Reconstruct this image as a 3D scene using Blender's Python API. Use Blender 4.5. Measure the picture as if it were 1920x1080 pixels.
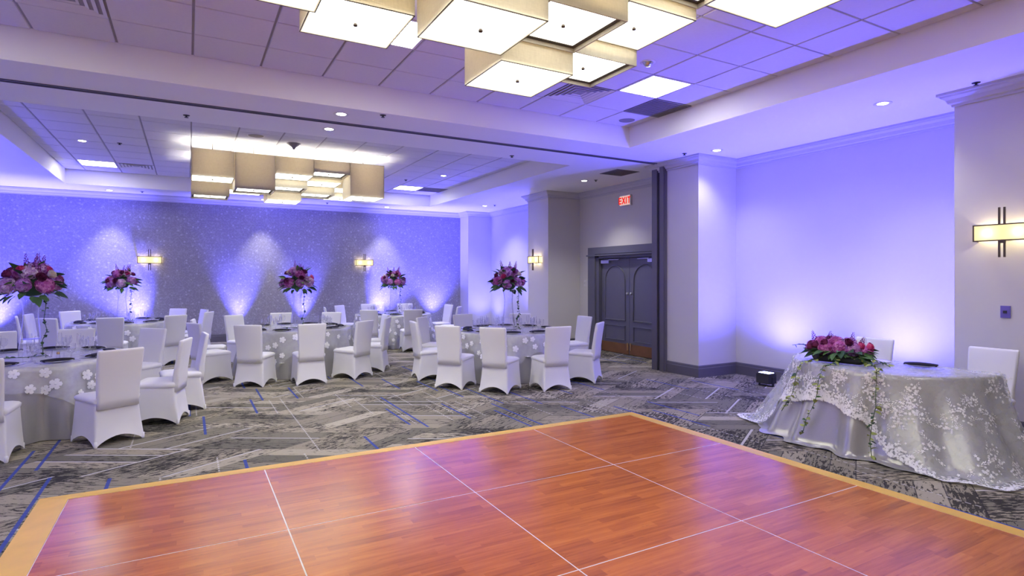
import bpy, bmesh, math, random
from mathutils import Vector, Matrix
random.seed(7)
PI = math.pi
for o in list(bpy.data.objects): bpy.data.objects.remove(o)
scn = bpy.context.scene
COL = scn.collection

# ------------------------------------------------------------------ camera
FPX, HOR = 1085.0, 521.0
YAW = math.atan2(607, 1085)                      # camera turned right of the room's depth axis
cam = bpy.data.cameras.new('camera'); camo = bpy.data.objects.new('camera', cam); COL.objects.link(camo)
cam.sensor_fit = 'HORIZONTAL'; cam.sensor_width = 36.0; cam.lens = 36.0 * FPX / 1920.0
cam.shift_y = -(540 - HOR) / 1920.0
cam.clip_start = 0.05; cam.clip_end = 100
camo.location = (0, 0, 1.66); camo.rotation_euler = (PI / 2, 0, -YAW)
scn.camera = camo

# ------------------------------------------------------------------ world, exposure
w = bpy.data.worlds.new('world'); scn.world = w; w.use_nodes = True
w.node_tree.nodes['Background'].inputs[0].default_value = (0.8, 0.8, 0.9, 1)
w.node_tree.nodes['Background'].inputs[1].default_value = 0.05
scn.view_settings.view_transform = 'Standard'; scn.view_settings.look = 'None'
scn.view_settings.gamma = 1.0; scn.view_settings.use_curve_mapping = False
scn.view_settings.exposure = 1.0

# light levels of the room's lamps and of the added unseen ones
SHADE_DIFFUSER = 2.5       # acrylic bottoms of the ceiling shades
SHADE_BULB = 95.0          # lamps inside the shades (light the ceiling above)
TROFFER = 12.0
CAN_W = 78.0
CAN_LENS = 9.0
UPLIGHT_W = 400.0
SCONCE_W = 1.5

# ------------------------------------------------------------------ material helpers
class NT:
    def __init__(s, name):
        s.mat = bpy.data.materials.new(name); s.mat.use_nodes = True
        s.t = s.mat.node_tree; s.t.nodes.clear()
        s.out = s.t.nodes.new('ShaderNodeOutputMaterial')
    def n(s, typ, **kw):
        nd = s.t.nodes.new(typ)
        for k, v in kw.items(): setattr(nd, k, v)
        return nd
    def set(s, sock, v):
        if isinstance(v, bpy.types.NodeSocket): s.t.links.new(v, sock)
        elif v is not None: sock.default_value = v
    def m(s, op, a, b=None, c=None, clamp=False):
        nd = s.n('ShaderNodeMath', operation=op); nd.use_clamp = clamp
        s.set(nd.inputs[0], a); s.set(nd.inputs[1], b); s.set(nd.inputs[2], c)
        return nd.outputs[0]
    def mix(s, f, a, b, blend='MIX'):
        nd = s.n('ShaderNodeMix', data_type='RGBA', blend_type=blend)
        s.set(nd.inputs[0], f); s.set(nd.inputs[6], a); s.set(nd.inputs[7], b)
        return nd.outputs[2]
    def comb(s, x, y, z):
        nd = s.n('ShaderNodeCombineXYZ')
        for i, v in enumerate((x, y, z)): s.set(nd.inputs[i], v)
        return nd.outputs[0]
    def white(s, vec):
        nd = s.n('ShaderNodeTexWhiteNoise', noise_dimensions='3D'); s.set(nd.inputs['Vector'], vec)
        return nd.outputs['Value']
    def noise(s, vec, scale=5, detail=3, rough=0.5):
        nd = s.n('ShaderNodeTexNoise'); s.set(nd.inputs['Vector'], vec)
        nd.inputs['Scale'].default_value = scale; nd.inputs['Detail'].default_value = detail
        nd.inputs['Roughness'].default_value = rough
        return nd.outputs[0]
    def ramp(s, f, stops, interp='LINEAR'):
        nd = s.n('ShaderNodeValToRGB'); s.set(nd.inputs[0], f); r = nd.color_ramp; r.interpolation = interp
        while len(r.elements) < len(stops): r.elements.new(0.5)
        for e, (p, c) in zip(r.elements, stops): e.position = p; e.color = (*c, 1)
        return nd.outputs[0]
    def coords(s, kind='Object'):
        return s.n('ShaderNodeTexCoord').outputs[kind]
    def xyz(s, vec):
        nd = s.n('ShaderNodeSeparateXYZ'); s.set(nd.inputs[0], vec); return nd.outputs
    def bsdf(s, color, rough=0.5, metal=0.0, spec=0.5, **kw):
        b = s.n('ShaderNodeBsdfPrincipled')
        s.set(b.inputs['Base Color'], color if isinstance(color, bpy.types.NodeSocket) else (*color, 1))
        s.set(b.inputs['Roughness'], rough); s.set(b.inputs['Metallic'], metal)
        s.set(b.inputs['Specular IOR Level'], spec)
        for k, v in kw.items(): s.set(b.inputs[k.replace('_', ' ')], v)
        return b
    def bump(s, b, h, strength=0.2, dist=0.01):
        nd = s.n('ShaderNodeBump'); nd.inputs['Strength'].default_value = strength
        nd.inputs['Distance'].default_value = dist; s.set(nd.inputs['Height'], h)
        s.t.links.new(nd.outputs[0], b.inputs['Normal'])
    def end(s, sh):
        s.t.links.new(sh.outputs[0] if hasattr(sh, 'outputs') else sh, s.out.inputs[0]); return s.mat

def plain(name, col, rough=0.5, metal=0.0, spec=0.5, vary=0.06, scale=8.0, bump=0.0):
    t = NT(name); v = t.noise(t.coords(), scale, 3)
    c = t.mix(v, (*[x * (1 - vary) for x in col], 1), (*[min(1, x * (1 + vary)) for x in col], 1))
    b = t.bsdf(c, rough, metal, spec)
    if bump: t.bump(b, t.noise(t.coords(), scale * 12, 2), bump, 0.004)
    return t.end(b)
def emit(name, col, strength):
    t = NT(name); e = t.n('ShaderNodeEmission'); e.inputs[0].default_value = (*col, 1); e.inputs[1].default_value = strength
    return t.end(e)

M = {}
M['wall'] = plain('wall_paint', (0.63, 0.615, 0.56), 0.75, spec=0.2, vary=0.015, scale=2)
M['ceil'] = plain('soffit_paint', (0.86, 0.85, 0.82), 0.8, spec=0.2, vary=0.01, scale=2)
M['crown'] = plain('crown_paint', (0.56, 0.55, 0.55), 0.55, spec=0.3, vary=0.01)
M['tile'] = plain('ceiling_tile_mineral', (0.70, 0.68, 0.68), 0.9, spec=0.1, vary=0.04, scale=30, bump=0.15)
M['grid'] = plain('ceiling_grid', (0.30, 0.28, 0.29), 0.6, vary=0.02)
M['basedark'] = plain('baseboard_grey', (0.115, 0.11, 0.125), 0.45, vary=0.05)
M['doorgrey'] = plain('door_grey', (0.105, 0.105, 0.13), 0.42, vary=0.05)
M['dark'] = plain('dark_slot', (0.02, 0.02, 0.03), 0.6)
M['bronze'] = plain('dark_bronze', (0.085, 0.065, 0.05), 0.4, metal=0.7)
M['chrome'] = plain('brushed_chrome', (0.6, 0.6, 0.6), 0.3, metal=1.0)
M['brass'] = plain('brass', (0.65, 0.45, 0.18), 0.3, metal=1.0)
M['kick'] = plain('kick_plate_wood', (0.17, 0.075, 0.022), 0.4, vary=0.25, scale=6)
M['blackmetal'] = plain('black_metal', (0.03, 0.03, 0.03), 0.45)
M['white_plastic'] = plain('white_plastic', (0.72, 0.70, 0.68), 0.45, vary=0.02)
M['spandex'] = plain('white_spandex', (0.79, 0.79, 0.75), 0.62, spec=0.25, vary=0.02, scale=5, bump=0.03)
M['china'] = plain('white_china', (0.82, 0.82, 0.80), 0.2, vary=0.01)
M['napkin'] = plain('charcoal_napkin', (0.022, 0.02, 0.03), 0.8, spec=0.2, vary=0.2, scale=60, bump=0.2)
M['silver'] = plain('silver_cutlery', (0.75, 0.75, 0.75), 0.18, metal=1.0, vary=0.02)
M['gold_edge'] = plain('gold_edge_trim', (0.78, 0.47, 0.08), 0.42, vary=0.18, scale=5)
M['alu'] = plain('aluminium_strip', (0.80, 0.74, 0.64), 0.4, metal=0.35, vary=0.04)
M['stem'] = plain('green_stem', (0.05, 0.10, 0.03), 0.6, vary=0.2)
M['oasis'] = plain('dark_bowl', (0.02, 0.02, 0.02), 0.6)
M['diffuser'] = emit('shade_diffuser_light', (1.0, 1.0, 0.91), SHADE_DIFFUSER)
M['bulb'] = emit('shade_bulb_light', (1.0, 0.98, 0.86), SHADE_BULB)
M['troffer'] = emit('troffer_light', (1.0, 0.97, 0.97), TROFFER)
M['lens'] = emit('recessed_lens_light', (1.0, 0.97, 0.93), CAN_LENS)
M['led'] = emit('led_violet_light', (0.30, 0.35, 1.0), 14)
def mat_sconce():
    t = NT('sconce_parchment'); tr = t.n('ShaderNodeBsdfTranslucent'); tr.inputs[0].default_value = (0.42, 0.37, 0.27, 1)
    e = t.n('ShaderNodeEmission'); e.inputs[0].default_value = (1.0, 0.84, 0.54, 1); e.inputs[1].default_value = 0.28
    ad = t.n('ShaderNodeAddShader'); t.t.links.new(tr.outputs[0], ad.inputs[0]); t.t.links.new(e.outputs[0], ad.inputs[1])
    return t.end(ad)
M['sconce_shade'] = mat_sconce()
M['exit_red'] = emit('exit_letter_light', (1.0, 0.01, 0.012), .45)
M['exit_face'] = emit('exit_face_light', (1.0, 0.62, 0.56), 0.40)

def mat_fabric_shade():
    t = NT('shade_linen'); co = t.coords()
    x, y, z = t.xyz(co)
    v1 = t.noise(t.comb(t.m('MULTIPLY', x, 6), t.m('MULTIPLY', y, 6), t.m('MULTIPLY', z, 40)), 3, 3)
    v2 = t.noise(t.comb(t.m('MULTIPLY', x, 40), t.m('MULTIPLY', y, 40), t.m('MULTIPLY', z, 6)), 3, 3)
    v = t.m('MULTIPLY', t.m('ADD', v1, v2), 0.5)
    c = t.mix(v, (0.34, 0.31, 0.25, 1), (0.62, 0.58, 0.49, 1))
    d = t.n('ShaderNodeBsdfDiffuse'); t.set(d.inputs[0], c)
    tr = t.n('ShaderNodeBsdfTranslucent'); t.set(tr.inputs[0], t.mix(0.5, c, (1.0, 0.85, 0.6, 1)))
    mx = t.n('ShaderNodeMixShader'); mx.inputs[0].default_value = 0.30
    t.t.links.new(d.outputs[0], mx.inputs[1]); t.t.links.new(tr.outputs[0], mx.inputs[2])
    return t.end(mx)
M['linen'] = mat_fabric_shade()

def mat_satin(name, col, rough):
    t = NT(name); co = t.coords(); x, y, z = t.xyz(co)
    v = t.noise(t.comb(t.m('MULTIPLY', x, 30), t.m('MULTIPLY', y, 30), t.m('MULTIPLY', z, 200)), 2, 3)
    c = t.mix(v, (*[k * .88 for k in col], 1), (*[min(1, k * 1.1) for k in col], 1))
    b = t.bsdf(c, rough, 0.45, 0.5, Sheen_Weight=0.2); t.bump(b, v, 0.08, 0.003)
    return t.end(b)
M['satin'] = mat_satin('silver_satin', (0.42, 0.415, 0.385), 0.28)

def mat_tulle(name, alpha, col):
    t = NT(name)
    d = t.n('ShaderNodeBsdfDiffuse'); d.inputs[0].default_value = (*col, 1)
    tr = t.n('ShaderNodeBsdfTransparent')
    v = t.noise(t.coords(), 14, 3)
    f = t.m('MULTIPLY_ADD', v, 0.22, alpha - 0.11, clamp=True)
    mx = t.n('ShaderNodeMixShader'); t.set(mx.inputs[0], f)
    t.t.links.new(tr.outputs[0], mx.inputs[1]); t.t.links.new(d.outputs[0], mx.inputs[2])
    return t.end(mx)
M['tulle'] = mat_tulle('sheer_tulle', 0.40, (0.86, 0.87, 0.84))
M['lace'] = plain('white_lace_thread', (0.88, 0.88, 0.85), 0.8, spec=0.1, vary=0.05, scale=40)

def mat_glass():
    t = NT('clear_glass'); lw = t.n('ShaderNodeLayerWeight'); lw.inputs[0].default_value = 0.35
    tr = t.n('ShaderNodeBsdfTransparent'); tr.inputs[0].default_value = (0.97, 0.97, 0.98, 1)
    g = t.n('ShaderNodeBsdfGlossy'); g.inputs['Roughness'].default_value = 0.04
    f = t.m('MULTIPLY_ADD', t.m('POWER', lw.outputs['Facing'], 1.6), 0.95, 0.05, clamp=True)
    mx = t.n('ShaderNodeMixShader'); t.set(mx.inputs[0], f)
    t.t.links.new(tr.outputs[0], mx.inputs[1]); t.t.links.new(g.outputs[0], mx.inputs[2])
    return t.end(mx)
M['glass'] = mat_glass()

def mat_petal(name, c1, c2, c3):
    t = NT(name); g = t.n('ShaderNodeNewGeometry')
    c = t.ramp(g.outputs['Random Per Island'], [(0.0, c1), (0.5, c2), (1.0, c3)])
    b = t.bsdf(c, 0.6, 0, 0.25)
    b.inputs['Subsurface Weight'].default_value = 0.0
    return t.end(b)
M['pet_pink'] = mat_petal('hydrangea_pink', (0.34, 0.04, 0.22), (0.52, 0.11, 0.38), (0.66, 0.26, 0.50))
M['pet_mauve'] = mat_petal('hydrangea_mauve', (0.28, 0.06, 0.30), (0.44, 0.16, 0.44), (0.66, 0.42, 0.66))
M['pet_lilac'] = mat_petal('hydrangea_lilac', (0.40, 0.15, 0.42), (0.60, 0.36, 0.60), (0.80, 0.66, 0.76))
M['rose_white'] = mat_petal('rose_cream', (0.80, 0.68, 0.52), (0.85, 0.76, 0.62), (0.90, 0.84, 0.74))
M['rose_red'] = mat_petal('rose_magenta', (0.55, 0.03, 0.16), (0.68, 0.06, 0.22), (0.78, 0.14, 0.30))
M['rose_wine'] = mat_petal('bloom_wine', (0.10, 0.01, 0.05), (0.17, 0.02, 0.09), (0.26, 0.05, 0.15))
M['spike'] = mat_petal('spike_purple', (0.14, 0.03, 0.14), (0.25, 0.06, 0.22), (0.38, 0.10, 0.26))
M['leaf'] = mat_petal('leaf_green', (0.03, 0.085, 0.025), (0.06, 0.14, 0.04), (0.12, 0.22, 0.06))
M['leaf_dark'] = mat_petal('leaf_dark_green', (0.02, 0.06, 0.03), (0.03, 0.08, 0.04), (0.05, 0.11, 0.05))
M['leaf_yellow'] = mat_petal('leaf_yellow_green', (0.20, 0.26, 0.05), (0.30, 0.36, 0.08), (0.38, 0.42, 0.14))

def mat_wallpaper():
    t = NT('patterned_wallpaper'); x, y, z = t.xyz(t.coords())
    vec = t.comb(x, z, 0.0)
    nd = t.n('ShaderNodeTexVoronoi'); t.set(nd.inputs['Vector'], vec); nd.inputs['Scale'].default_value = 11
    nd.inputs['Randomness'].default_value = 0.75
    pick = t.white(nd.outputs['Position'])
    blob = t.m('MULTIPLY', t.m('LESS_THAN', nd.outputs['Distance'], 0.26), t.m('GREATER_THAN', pick, 0.30))
    swirl = t.m('LESS_THAN', t.m('ABSOLUTE', t.m('SUBTRACT', t.noise(vec, 12, 2), 0.5)), 0.035)
    base = t.mix(t.noise(vec, 3, 3), (0.24, 0.23, 0.24, 1), (0.30, 0.285, 0.29, 1))
    c = t.mix(t.m('MULTIPLY', swirl, 0.45), base, (0.40, 0.39, 0.40, 1))
    c = t.mix(t.m('MULTIPLY', blob, 0.7), c, (0.46, 0.44, 0.45, 1))
    b = t.bsdf(c, 0.5, 0.0, 0.4)
    return t.end(b)
M['wallpaper'] = mat_wallpaper()

def mat_carpet():
    t = NT('patterned_carpet'); x, y, z = t.xyz(t.coords())
    k = 1 / math.sqrt(3); L = 0.92
    u = t.m('DIVIDE', t.m('MULTIPLY_ADD', x, k, y), L); v = t.m('DIVIDE', t.m('MULTIPLY_ADD', x, -k, y), L)
    iu, iv = t.m('FLOOR', u), t.m('FLOOR', v); fu, fv = t.m('FRACT', u), t.m('FRACT', v)
    par = t.m('MODULO', t.m('ADD', t.m('ADD', iu, iv), 200.0), 2.0)
    def sel(a, b):  # par ? b : a
        return t.m('ADD', t.m('MULTIPLY', a, t.m('SUBTRACT', 1.0, par)), t.m('MULTIPLY', b, par))
    tc = t.m('MULTIPLY', sel(fv, fu), 4.0); pid = t.m('FLOOR', tc); ft = t.m('FRACT', tc)
    la = sel(u, v); ac = sel(v, u)
    r1 = t.white(t.comb(iu, iv, pid)); r2 = t.white(t.comb(t.m('ADD', iu, 17.3), iv, pid)); r4 = t.white(t.comb(iu, t.m('ADD', iv, 7.7), pid))
    base = t.ramp(r1, [(0.0, (0.16, 0.152, 0.115)), (0.35, (0.245, 0.225, 0.167)), (0.7, (0.34, 0.305, 0.22)), (1.0, (0.46, 0.42, 0.315))])
    fine = t.noise(t.comb(x, y, 0.0), 60, 3)
    base = t.mix(t.m('MULTIPLY', fine, 0.5), base, t.mix(0.5, base, (0.06, 0.055, 0.05, 1)))
    # worn dark flecks running along each plank
    n1 = t.noise(t.comb(t.m('MULTIPLY', la, 9.0), t.m('MULTIPLY', ac, 30.0), t.m('MULTIPLY', par, 5.0)), 1.0, 5, 0.65)
    n2 = t.noise(t.comb(x, y, 3.0), 1.7, 2)
    thr = t.m('MULTIPLY_ADD', n2, -0.46, 0.79)
    thr = t.m('MULTIPLY_ADD', r4, -0.08, t.m('ADD', thr, 0.04))
    fleck = t.m('GREATER_THAN', n1, thr)
    c = t.mix(t.m('MULTIPLY', fleck, 0.88), base, (0.022, 0.021, 0.022, 1))
    seam = t.m('LESS_THAN', ft, 0.045)
    c = t.mix(t.m('MULTIPLY', seam, 0.75), c, (0.03, 0.03, 0.035, 1))
    wl = t.m('MULTIPLY', t.m('GREATER_THAN', ft, 0.87), t.m('GREATER_THAN', r2, 0.77))
    c = t.mix(t.m('MULTIPLY', wl, 0.85), c, (0.52, 0.50, 0.47, 1))
    # bars that cross the planks along the room
    px = t.m('DIVIDE', x, 0.145); ix = t.m('FLOOR', px); fx = t.m('FRACT', px)
    py = t.m('ADD', t.m('DIVIDE', y, 0.92), t.m('MULTIPLY', t.white(t.comb(ix, 3.0, 1.0)), 5.0)); iy = t.m('FLOOR', py)
    r3 = t.white(t.comb(ix, iy, 9.0))
    bar = t.m('MULTIPLY', t.m('LESS_THAN', fx, 0.19), t.m('GREATER_THAN', r3, 0.86))
    c = t.mix(t.m('MULTIPLY', bar, 0.9), c, (0.045, 0.075, 0.30, 1))
    r5 = t.white(t.comb(ix, iy, 31.0))
    dash = t.m('MULTIPLY', t.m('MULTIPLY', t.m('LESS_THAN', t.m('ABSOLUTE', t.m('SUBTRACT', fx, 0.6)), 0.05), t.m('GREATER_THAN', r5, 0.88)), t.m('LESS_THAN', t.m('FRACT', t.m('MULTIPLY', y, 16.0)), 0.62))
    c = t.mix(t.m('MULTIPLY', dash, 0.7), c, (0.55, 0.53, 0.50, 1))
    b = t.bsdf(c, 0.95, 0, 0.1)
    t.bump(b, t.noise(t.comb(x, y, 0.0), 260, 2), 0.4, 0.004)
    return t.end(b)
M['carpet'] = mat_carpet()

def mat_dance():
    t = NT('cherry_laminate'); x, y, z = t.xyz(t.n('ShaderNodeNewGeometry').outputs['Position'])
    py = t.m('DIVIDE', y, 0.068); iy = t.m('FLOOR', py); fy = t.m('FRACT', py)
    px = t.m('ADD', t.m('DIVIDE', x, 0.52), t.m('MULTIPLY', t.white(t.comb(iy, 1.0, 2.0)), 3.0)); ix = t.m('FLOOR', px)
    r = t.white(t.comb(ix, iy, 4.0))
    g = t.noise(t.comb(t.m('MULTIPLY', x, 2.2), t.m('MULTIPLY', y, 34.0), t.m('MULTIPLY', r, 9.0)), 1.0, 5, 0.6)
    f = t.m('ADD', t.m('MULTIPLY', r, 0.22), t.m('MULTIPLY', g, 0.75))
    c = t.ramp(f, [(0.2, (0.23, 0.050, 0.006)), (0.45, (0.42, 0.110, 0.013)), (0.65, (0.54, 0.160, 0.020)), (0.9, (0.63, 0.23, 0.035))])
    dk = t.m('GREATER_THAN', t.noise(t.comb(t.m('MULTIPLY', x, 9.0), t.m('MULTIPLY', y, 60.0), 1.0), 1.0, 4, 0.6), 0.66)
    c = t.mix(t.m('MULTIPLY', dk, 0.35), c, (0.10, 0.02, 0.008, 1))
    b = t.bsdf(c, 0.24, 0, 0.5)
    return t.end(b)
M['dance'] = mat_dance()

# ------------------------------------------------------------------ mesh helpers
class MB:
    def __init__(s): s.v = []; s.f = []
    def add(s, vs, fs):
        o = len(s.v); s.v += [tuple(p) for p in vs]; s.f += [tuple(i + o for i in f) for f in fs]; return s
    def box(s, x0, y0, z0, x1, y1, z1):
        vs = [(x, y, z) for z in (z0, z1) for y in (y0, y1) for x in (x0, x1)]
        return s.add(vs, [(0, 2, 3, 1), (4, 5, 7, 6), (0, 1, 5, 4), (2, 6, 7, 3), (0, 4, 6, 2), (1, 3, 7, 5)])
    def quad(s, a, b, c, d): return s.add([a, b, c, d], [(0, 1, 2, 3)])
    def lathe(s, prof, n=16, c=(0, 0, 0), cap=True):
        k = len(prof); vs = []
        for (r, z) in prof:
            for i in range(n):
                a = 2 * PI * i / n; vs.append((c[0] + r * math.cos(a), c[1] + r * math.sin(a), c[2] + z))
        fs = []
        for j in range(k - 1):
            for i in range(n):
                i2 = (i + 1) % n; fs.append((j * n + i, j * n + i2, (j + 1) * n + i2, (j + 1) * n + i))
        if cap:
            if prof[0][0] > 1e-4: fs.append(tuple(reversed(range(n))))
            if prof[-1][0] > 1e-4: fs.append(tuple((k - 1) * n + i for i in range(n)))
        return s.add(vs, fs)
    def tube(s, pts, r, n=6):
        pts = [Vector(p) for p in pts]; vs = []; fs = []
        for i, p in enumerate(pts):
            d = (pts[min(i + 1, len(pts) - 1)] - pts[max(i - 1, 0)]).normalized()
            up = Vector((0, 0, 1)) if abs(d.z) < 0.9 else Vector((1, 0, 0))
            a = d.cross(up).normalized(); b = d.cross(a)
            rr = r[i] if isinstance(r, (list, tuple)) else r
            for j in range(n):
                th = 2 * PI * j / n; vs.append(p + rr * (math.cos(th) * a + math.sin(th) * b))
        for i in range(len(pts) - 1):
            for j in range(n):
                j2 = (j + 1) % n; fs.append((i * n + j, i * n + j2, (i + 1) * n + j2, (i + 1) * n + j))
        fs.append(tuple(range(n))); fs.append(tuple((len(pts) - 1) * n + j for j in reversed(range(n))))
        return s.add(vs, fs)
    def xf(s, mb, mat):
        return s.add([mat @ Vector(p) for p in mb.v], mb.f)
    def mesh(s, name, mat, smooth=False):
        me = bpy.data.meshes.new(name); me.from_pydata(s.v, [], s.f); me.materials.append(mat)
        bm = bmesh.new(); bm.from_mesh(me); bmesh.ops.recalc_face_normals(bm, faces=bm.faces); bm.to_mesh(me); bm.free()
        if smooth: me.polygons.foreach_set('use_smooth', [True] * len(me.polygons))
        me.update(); return me
    def obj(s, name, mat, parent=None, smooth=False, loc=None):
        return link(name, s.mesh(name, mat, smooth), parent, loc)
def link(name, data, parent=None, loc=None, rot=None, scale=None):
    o = bpy.data.objects.new(name, data); COL.objects.link(o)
    if parent: o.parent = parent
    if loc is not None: o.location = loc
    if rot is not None: o.rotation_euler = rot
    if scale is not None: o.scale = scale
    return o
def tag(o, label=None, cat=None, group=None, kind=None):
    if label: o['label'] = label
    if cat: o['category'] = cat
    if group: o['group'] = group
    if kind: o['kind'] = kind
    return o
def thing(name, label, cat, loc=(0, 0, 0), rz=0.0, group=None):
    o = link(name, None, None, loc, (0, 0, rz)); o.empty_display_size = 0.1
    return tag(o, label, cat, group)
def kids(o): return [c for c in COL.objects if c.parent == o]
def dup(root, loc, rz=0.0, label=None, group=None, tree=None):
    r = root.copy(); COL.objects.link(r); r.location = loc; r.rotation_euler = (0, 0, rz)
    if label: r['label'] = label
    if group: r['group'] = group
    for ch in (tree if tree is not None else list(root.children)):
        c = ch.copy(); COL.objects.link(c); c.parent = r
        for g in ch.children:
            d = g.copy(); COL.objects.link(d); d.parent = c
    return r
def spot(name, parent, loc, rot, watt, col, angle, blend, size=0.05):
    l = bpy.data.lights.new(name, 'SPOT'); l.energy = watt; l.color = col; l.spot_size = angle; l.spot_blend = blend
    l.shadow_soft_size = size
    return link(name, l, parent, loc, rot)
def point(name, parent, loc, watt, col, size=0.05):
    l = bpy.data.lights.new(name, 'POINT'); l.energy = watt; l.color = col; l.shadow_soft_size = size
    return link(name, l, parent, loc)

# ------------------------------------------------------------------ room shell
XL, YN, YB, ZS, ZU = -4.4, -2.3, 16.8, 3.70, 4.02
RW = [(8.31, YN), (8.31, 2.2), (7.4, 2.2), (7.4, 3.2), (8.31, 3.2), (8.31, 6.88), (7.4, 6.88), (7.4, 7.92), (8.31, 7.92),
      (8.31, 11.48), (7.4, 11.48), (7.4, 12.41), (8.31, 12.41), (8.31, 16.2), (7.52, 16.2), (7.52, YB)]
def wall(name, pts, mat, z1=ZS):
    mb = MB()
    for a, b in zip(pts, pts[1:]): mb.quad((a[0], a[1], 0), (b[0], b[1], 0), (b[0], b[1], z1), (a[0], a[1], z1))
    return tag(mb.obj(name, mat), kind='structure')
fl = MB().box(XL - .1, YN - .1, -0.1, 8.45, YB + .1, 0.0).obj('floor', M['carpet']); tag(fl, kind='structure')
tag(fl, 'grey beige patterned carpet with dark flecks and blue bars', 'carpet')
tag(wall('wall_right', RW, M['wall']), 'pale right hand wall with piers and violet lit alcoves')
tag(wall('wall_back', [(7.52, YB), (XL, YB)], M['wallpaper']), 'grey patterned back wall washed with violet light')
tag(wall('wall_left', [(XL, YB), (XL, YN)], M['wall']), 'plain pale left hand wall')
tag(wall('wall_front', [(XL, YN), (8.31, YN)], M['wall']), 'plain pale wall behind the viewer')

def sweep(pts, prof, closed=False):
    """profile (distance from wall, z) swept along a plan polyline, room on the left of travel"""
    n = len(pts); mb = MB(); vs = []
    def nrm(a, b):
        d = Vector((b[0] - a[0], b[1] - a[1])).normalized(); return Vector((-d.y, d.x))
    for i in range(n):
        if closed: n1, n2 = nrm(pts[i - 1], pts[i]), nrm(pts[i], pts[(i + 1) % n])
        else:
            n1 = nrm(pts[max(i - 1, 0)], pts[max(i - 1, 0) + 1]); n2 = nrm(pts[min(i, n - 2)], pts[min(i, n - 2) + 1])
        m = (n1 + n2); m = m / max(1e-6, (1 + n1.dot(n2)))
        for d, z in prof: vs.append((pts[i][0] + m.x * d, pts[i][1] + m.y * d, z))
    k = len(prof); fs = []
    for i in range(n if closed else n - 1):
        i2 = (i + 1) % n
        for j in range(k - 1): fs.append((i * k + j, i2 * k + j, i2 * k + j + 1, i * k + j + 1))
    if not closed: fs.append(tuple(range(k))); fs.append(tuple((n - 1) * k + j for j in range(k)))
    return mb.add(vs, fs)
loop = RW + [(XL, YB), (XL, YN)]
crown = [(0.0, ZS - .15), (.018, ZS - .15), (.022, ZS - .125), (.045, ZS - .115), (.06, ZS - .075), (.095, ZS - .05), (.105, ZS - .03), (.125, ZS - .028), (.125, ZS)]
tag(sweep(loop, crown, True).obj('trim_1', M['crown']), 'pale stepped crown moulding around the ceiling edge', kind='structure')
base = [(0.022, 0.0), (.022, .145), (.016, .16), (.016, .185), (.008, .2), (0.0, .2)]
bb1 = [p for p in RW if p[1] <= 7.6][:7] + [(7.4, 7.6)]
bb2 = [(8.31, 10.95), (8.31, 11.48), (7.4, 11.48), (7.4, 12.41), (8.31, 12.41), (8.31, 16.2), (7.52, 16.2), (7.52, YB), (XL, YB)]
tag(sweep(bb1, base).obj('baseboard_right', M['basedark']), 'dark grey baseboard along the near right wall', kind='structure')
tag(sweep(bb2, base).obj('baseboard_back', M['basedark']), 'dark grey baseboard along the back of the room', kind='structure')
tag(sweep([(XL, YB), (XL, YN), (8.31, YN)], base).obj('baseboard_left', M['basedark']), 'dark grey baseboard along the left wall', kind='structure')

# ceiling: lower soffit with two trays
GX0, GP = 0.04, 0.667
XT0, XT1 = -2.32, 6.045
NT0, NT1 = -0.9, 7.03          # near tray, in depth
FT0, FT1 = 8.65, 15.62         # far tray
ce = MB()
def hrect(x0, y0, x1, y1, z): ce.quad((x0, y0, z), (x1, y0, z), (x1, y1, z), (x0, y1, z))
hrect(XL, YN, 8.4, NT0, ZS); hrect(XL, NT1, 8.4, FT0, ZS); hrect(XL, FT1, 8.4, YB, ZS)
for a, b in ((NT0, NT1), (FT0, FT1)):
    hrect(XL, a, XT0, b, ZS); hrect(XT1, a, 8.4, b, ZS)
    for (p, q) in (((XT0, a), (XT1, a)), ((XT1, a), (XT1, b)), ((XT1, b), (XT0, b)), ((XT0, b), (XT0, a))):
        ce.quad((p[0], p[1], ZS), (q[0], q[1], ZS), (q[0], q[1], ZU + .05), (p[0], p[1], ZU + .05))
ceil_o = tag(ce.obj('ceiling', M['ceil']), 'pale lower ceiling with two tiled raised trays', kind='structure')
gb = MB()
for a, b in ((NT0, NT1), (FT0, FT1)): gb.box(XT0, a, ZU + .012, XT1, b, ZU + .05)
gb.obj('grid_bars', M['grid'], ceil_o)
fixture_cells = set()
def cells(y_hi, y_lo):
    xs = []; k = -4
    while GX0 + GP * k < XT1 - .02:
        x0 = max(GX0 + GP * k, XT0); x1 = min(GX0 + GP * (k + 1), XT1)
        if x1 - x0 > .1: xs.append((k, x0, x1))
        k += 1
    ys = []; j = 0
    while y_hi - GP * j > y_lo + .1:
        ys.append((j, max(y_hi - GP * (j + 1), y_lo), y_hi - GP * j)); j += 1
    return xs, ys
SKIP = {('n', 7, 2), ('n', 2, 2), ('n', 8, 1), ('n', 6, 1), ('n', -2, 1), ('f', -3, 1), ('f', 7, 1), ('f', -2, 1), ('f', 8, 1), ('n', 2, 9), ('n', 7, 9), ('n', -3, 2), ('n', -3, 9)}
tmesh = {}
CELL = {}
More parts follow.
